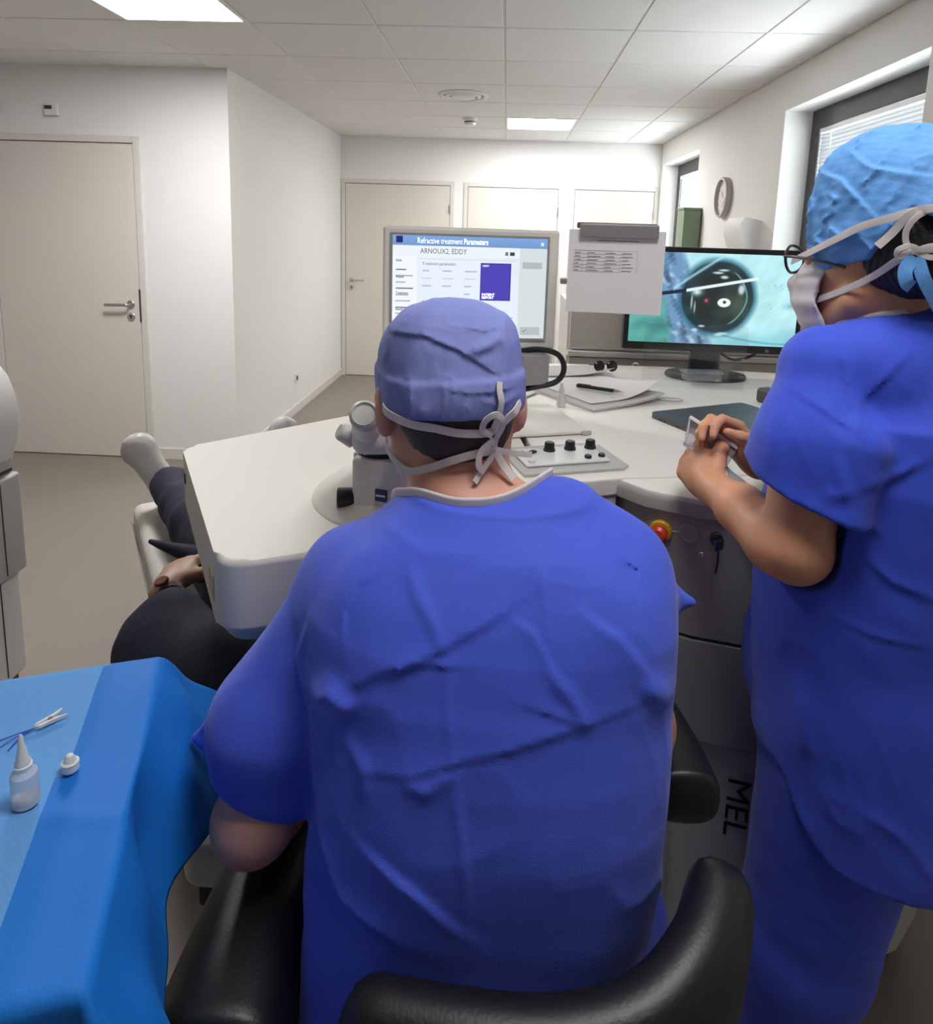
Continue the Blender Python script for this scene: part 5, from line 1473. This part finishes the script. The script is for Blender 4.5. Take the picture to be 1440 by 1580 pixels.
def rim(fn, cx, cy, r, a0, a1, n, z1, z0):
    out = []
    zz = np.linspace(z1, z0, 200)
    for k in range(n + 1):
        a = math.radians(a0 + (a1 - a0) * k / n); best = None
        for rr in (r, r + .006, r + .012):
            P = np.stack([np.full(200, cx + rr * math.cos(a)), np.full(200, cy + rr * math.sin(a)), zz], 1).astype(np.float32)
            d = fn(P); i = np.argmax(d < 0)
            if d[i] < 0: best = (cx + rr * math.cos(a), cy + rr * math.sin(a), float(zz[i])); break
        if best: out.append(best)
    return out
cr = rim(surgeon_gown, -.032, .795, .099, 178, 362, 18, 1.33, 1.15)
MB().ribbon([(p[0], p[1], p[2] + .004) for p in cr], rad_n(cr, (-.032, .795, 0)), .0115, .0022, sm=4).build('collar', M_tape, sg_, world=True, ang=0, label='white collar binding')

as_ = thing('person', 'standing person in blue scrubs and sky blue cap opening a clear packet', 'person', (.58, .97, 0))
sdf_obj('body', assistant_skin, (.24, .70, .03), (.92, 1.36, 1.72), .0036, M_skin2, as_, 1)
sdf_obj('scrub_top', assistant_top, (.28, .60, .62), (.92, 1.36, 1.50), .0042, M_scrub, as_, 1, label='blue short-sleeved scrub top')
sdf_obj('trousers', assistant_trousers, (.33, .66, .03), (.86, 1.30, 1.08), .006, M_scrub, as_, 2)
sdf_obj('cap', assistant_cap, (.33, .76, 1.42), (.74, 1.17, 1.78), .0026, M_cap2, as_, 1, label='sky blue crinkled surgical cap')
sdf_obj('hair', assistant_hair, (.33, .76, 1.42), (.72, 1.15, 1.72), .0026, M_hair2, as_, 1, label='black hair under the cap')
for c in ((.505, 1.0), (.62, 1.12)):
    b = MB(); b.prism(rounded([(-.045, -.07), (.045, -.07), (.05, .10), (.03, .17), (-.03, .17), (-.05, .10)], .02), .0, .07, .02, 3)
    q = Matrix.Translation((*c, 0)) @ Matrix.Rotation(math.atan2(.838, .546), 4, 'Z'); b.v = [tuple(q @ Vector(v)) for v in b.v]; b.build('shoe', M_shoe, as_, world=True)
sdf_obj('face_mask', lambda P: mask_sdf(to_local(P, AC, AR), .052), (.33, .93, 1.36), (.62, 1.18, 1.58), .003, M_mask, as_, 1, label='white tie-on face mask')
AP = [
 ([(.4365, 1.045, 1.530), (.4370, .9899, 1.5443), (.4445, .9340, 1.5635), (.4600, .9000, 1.5811), (.4780, .8745, 1.5912), (.4990, .8620, 1.6001), (.5152, .8480, 1.6045), (.545, .840, 1.606), (.575, .842, 1.602)], .010),
 ([(.452, 1.060, 1.462), (.4535, 1.0200, 1.4680), (.4570, .9784, 1.4805), (.4670, .9290, 1.4987), (.4830, .8980, 1.5186), (.4945, .8710, 1.5395), (.5050, .8600, 1.5515), (.535, .850, 1.556)], .009),
 ([(.503, .858, 1.600), (.4950, .8640, 1.5936), (.4850, .8730, 1.5734), (.4728, .8800, 1.5565)], .010),
 ([(.506, .858, 1.553), (.4980, .8620, 1.5617), (.495, .860, 1.577), (.501, .856, 1.592), (.512, .853, 1.601)], .007),
 ([(.506, .857, 1.552), (.489, .858, 1.545), (.486, .856, 1.553), (.497, .853, 1.558), (.509, .853, 1.554)], .007),
 ([(.506, .857, 1.552), (.524, .850, 1.545), (.536, .847, 1.552), (.523, .848, 1.559), (.509, .853, 1.554)], .007),
]
for pth, w in AP: tapes('mask_tie', as_, [(pth, rad_n(pth, AC))], w)
# ties of the cap, in the cap's own cloth
for pth in ([(.509, .855, 1.545), (.518, .850, 1.5185), (.538, .853, 1.4900), (.560, .862, 1.462)], [(.507, .856, 1.545), (.496, .853, 1.530), (.498, .851, 1.514), (.506, .853, 1.508)]):
    tapes('cap_tie', as_, [(pth, rad_n(pth, AC))], .016, .0016, M_cap2)
ca = rim(assistant_top, .545, .980, .076, 170, 370, 20, 1.54, 1.25)
MB().ribbon([(p[0], p[1], p[2] + .001) for p in ca], rad_n(ca, (.545, .980, 0)), .012, .003, sm=4).build('collar', M_tape, as_, world=True, ang=0, label='white collar binding')
# spectacles
Rl = Matrix([list(map(float, r)) for r in AR]).transposed()
def al(x, y, z): return Vector(AC) + Rl @ Vector((x, y, z))
for s in (-1, 1):
    ring = [al(s * .034 + .026 * math.cos(a), .124 - .010 * abs(math.cos(a)) * (1 if math.cos(a) * s > 0 else 0), .010 + .021 * math.sin(a)) for a in [k * 2 * math.pi / 20 for k in range(21)]]
    MB().tube(ring, .0022, 8, 2).build('spectacle_rim', M_frm, as_, world=True)
    MB().tube([al(s * .060, .116, .014), al(s * .072, .08, .010), al(s * .080, .03, .000), al(s * .079, .0, -.008)], .0022, 8).build('spectacle_temple', M_frm, as_, world=True)
MB().tube([al(-.009, .124, .016), al(0, .128, .019), al(.009, .124, .016)], .002, 8).build('spectacle_bridge', M_frm, as_, world=True)

pt = thing('person', 'patient in dark jacket lying on the bed with plastic overshoes', 'person', (pb(.9, 0, 0)[0], pb(.9, 0, 0)[1], .57))
sdf_obj('body', patient_skin, (-1.30, .60, .55), (.15, 2.45, .95), .0055, M_skin3, pt, 1)
sdf_obj('jacket', patient_jacket, (-1.05, .75, .50), (.15, 1.90, .98), .006, M_navy, pt, 1, label='dark navy jacket')
sdf_obj('trousers', patient_trousers, (-1.40, 1.10, .55), (-.15, 2.45, .92), .006, M_navy, pt, 1, label='dark trousers')
for s in (1, -1):
    sdf_obj('overshoe', lambda P, s=s: patient_shoe(P, s), (-1.45, 1.95, .55), (-.60, 2.65, .92), .005, M_cover, pt, 1, label='translucent plastic overshoe')
b = MB(); w0 = Vector(pb(1.045, .287, .787)); ax = (Vector(pb(1.00, .287, .805)) - w0).normalized()
b.lathe([(.030, -.007), (.0335, -.006), (.0335, .006), (.030, .007)], w0, 24, ax, cap=False); b.build('watch_strap', mat('strap_brown', s2l(96, 58, 50), .5), pt, world=True)
b = MB(); nn = Vector((PN[0] * .3, PN[1] * .3, .9)).normalized(); b.cyl(w0 + nn * .031, w0 + nn * .039, .015, n=22, bev=.002); b.build('watch_case', mat('watch_bronze', s2l(120, 78, 66), .3, .5), pt, world=True)
# clear packet in the assistant's hands
pk = thing('clear_packet', 'clear plastic packet with white edges held in the assistant hands', 'packet', (.37, 1.13, 1.19))
def packet_sheet(name, A, B, C, D, bow, mt, w=None):
    """curved film between four corners A-B (free end), D-C (held end)"""
    b = MB(); N = 12; A, B, C, D = map(Vector, (A, B, C, D))
    nn = (D - A).cross(B - A).normalized()
    for i in range(N + 1):
        for j in range(N + 1):
            u, v = i / N, j / N
            p = (A.lerp(D, u)).lerp(B.lerp(C, u), v) + nn * (bow * math.sin(math.pi * v) * (1 - .5 * u) + .002 * math.sin(9 * u + 5 * v))
            b.v.append(tuple(p))
    K = N + 1
    for i in range(N):
        for j in range(N): b.f.append((i * K + j, i * K + j + 1, (i + 1) * K + j + 1, (i + 1) * K + j))
    b.mi = [0] * len(b.f)
    o = b.build(name, mt, pk, world=True, ang=0)
    m_ = o.modifiers.new('thickness', 'SOLIDIFY'); m_.thickness = .0006; m_.offset = 0
    return o
M_film = bpy.data.materials.new('clear_film'); M_film.use_nodes = True
_n = M_film.node_tree; _n.nodes.clear()
_o = _n.nodes.new('ShaderNodeOutputMaterial'); _t = _n.nodes.new('ShaderNodeBsdfTransparent'); _g = _n.nodes.new('ShaderNodeBsdfPrincipled')
_g.inputs['Base Color'].default_value = (.55, .55, .56, 1); _g.inputs['Roughness'].default_value = .15
_mx = _n.nodes.new('ShaderNodeMixShader'); _mx.inputs[0].default_value = .38
_n.links.new(_t.outputs[0], _mx.inputs[1]); _n.links.new(_g.outputs[0], _mx.inputs[2]); _n.links.new(_mx.outputs[0], _o.inputs[0])
pA, pB_, pC, pD = (.334, 1.152, 1.250), (.326, 1.150, 1.202), (.400, 1.135, 1.165), (.418, 1.140, 1.200)
packet_sheet('film', pA, pB_, pC, pD, .006, M_film)
M_seal = mat('packet_seal_white', s2l(226, 222, 220), .35)
MB().ribbon([pA, (.362, 1.149, 1.234), (.392, 1.144, 1.216), pD], [(-.2, -.9, .5)] * 4, .007, .0012).build('seal_edge', M_seal, pk, world=True, ang=0)
MB().ribbon([pB_, (.350, 1.147, 1.190), (.378, 1.141, 1.176), pC], [(-.2, -.9, .5)] * 4, .006, .0012).build('seal_edge', M_seal, pk, world=True, ang=0)
MB().ribbon([pA, (.331, 1.150, 1.218), pB_], [(-.8, -.6, .1)] * 3, .003, .0010).build('seal_edge', M_seal, pk, world=True, ang=0)
packet_sheet('paper_backing', (.402, 1.145, 1.168), (.404, 1.130, 1.150), (.450, 1.090, 1.095), (.456, 1.110, 1.125), .003, M_paper)
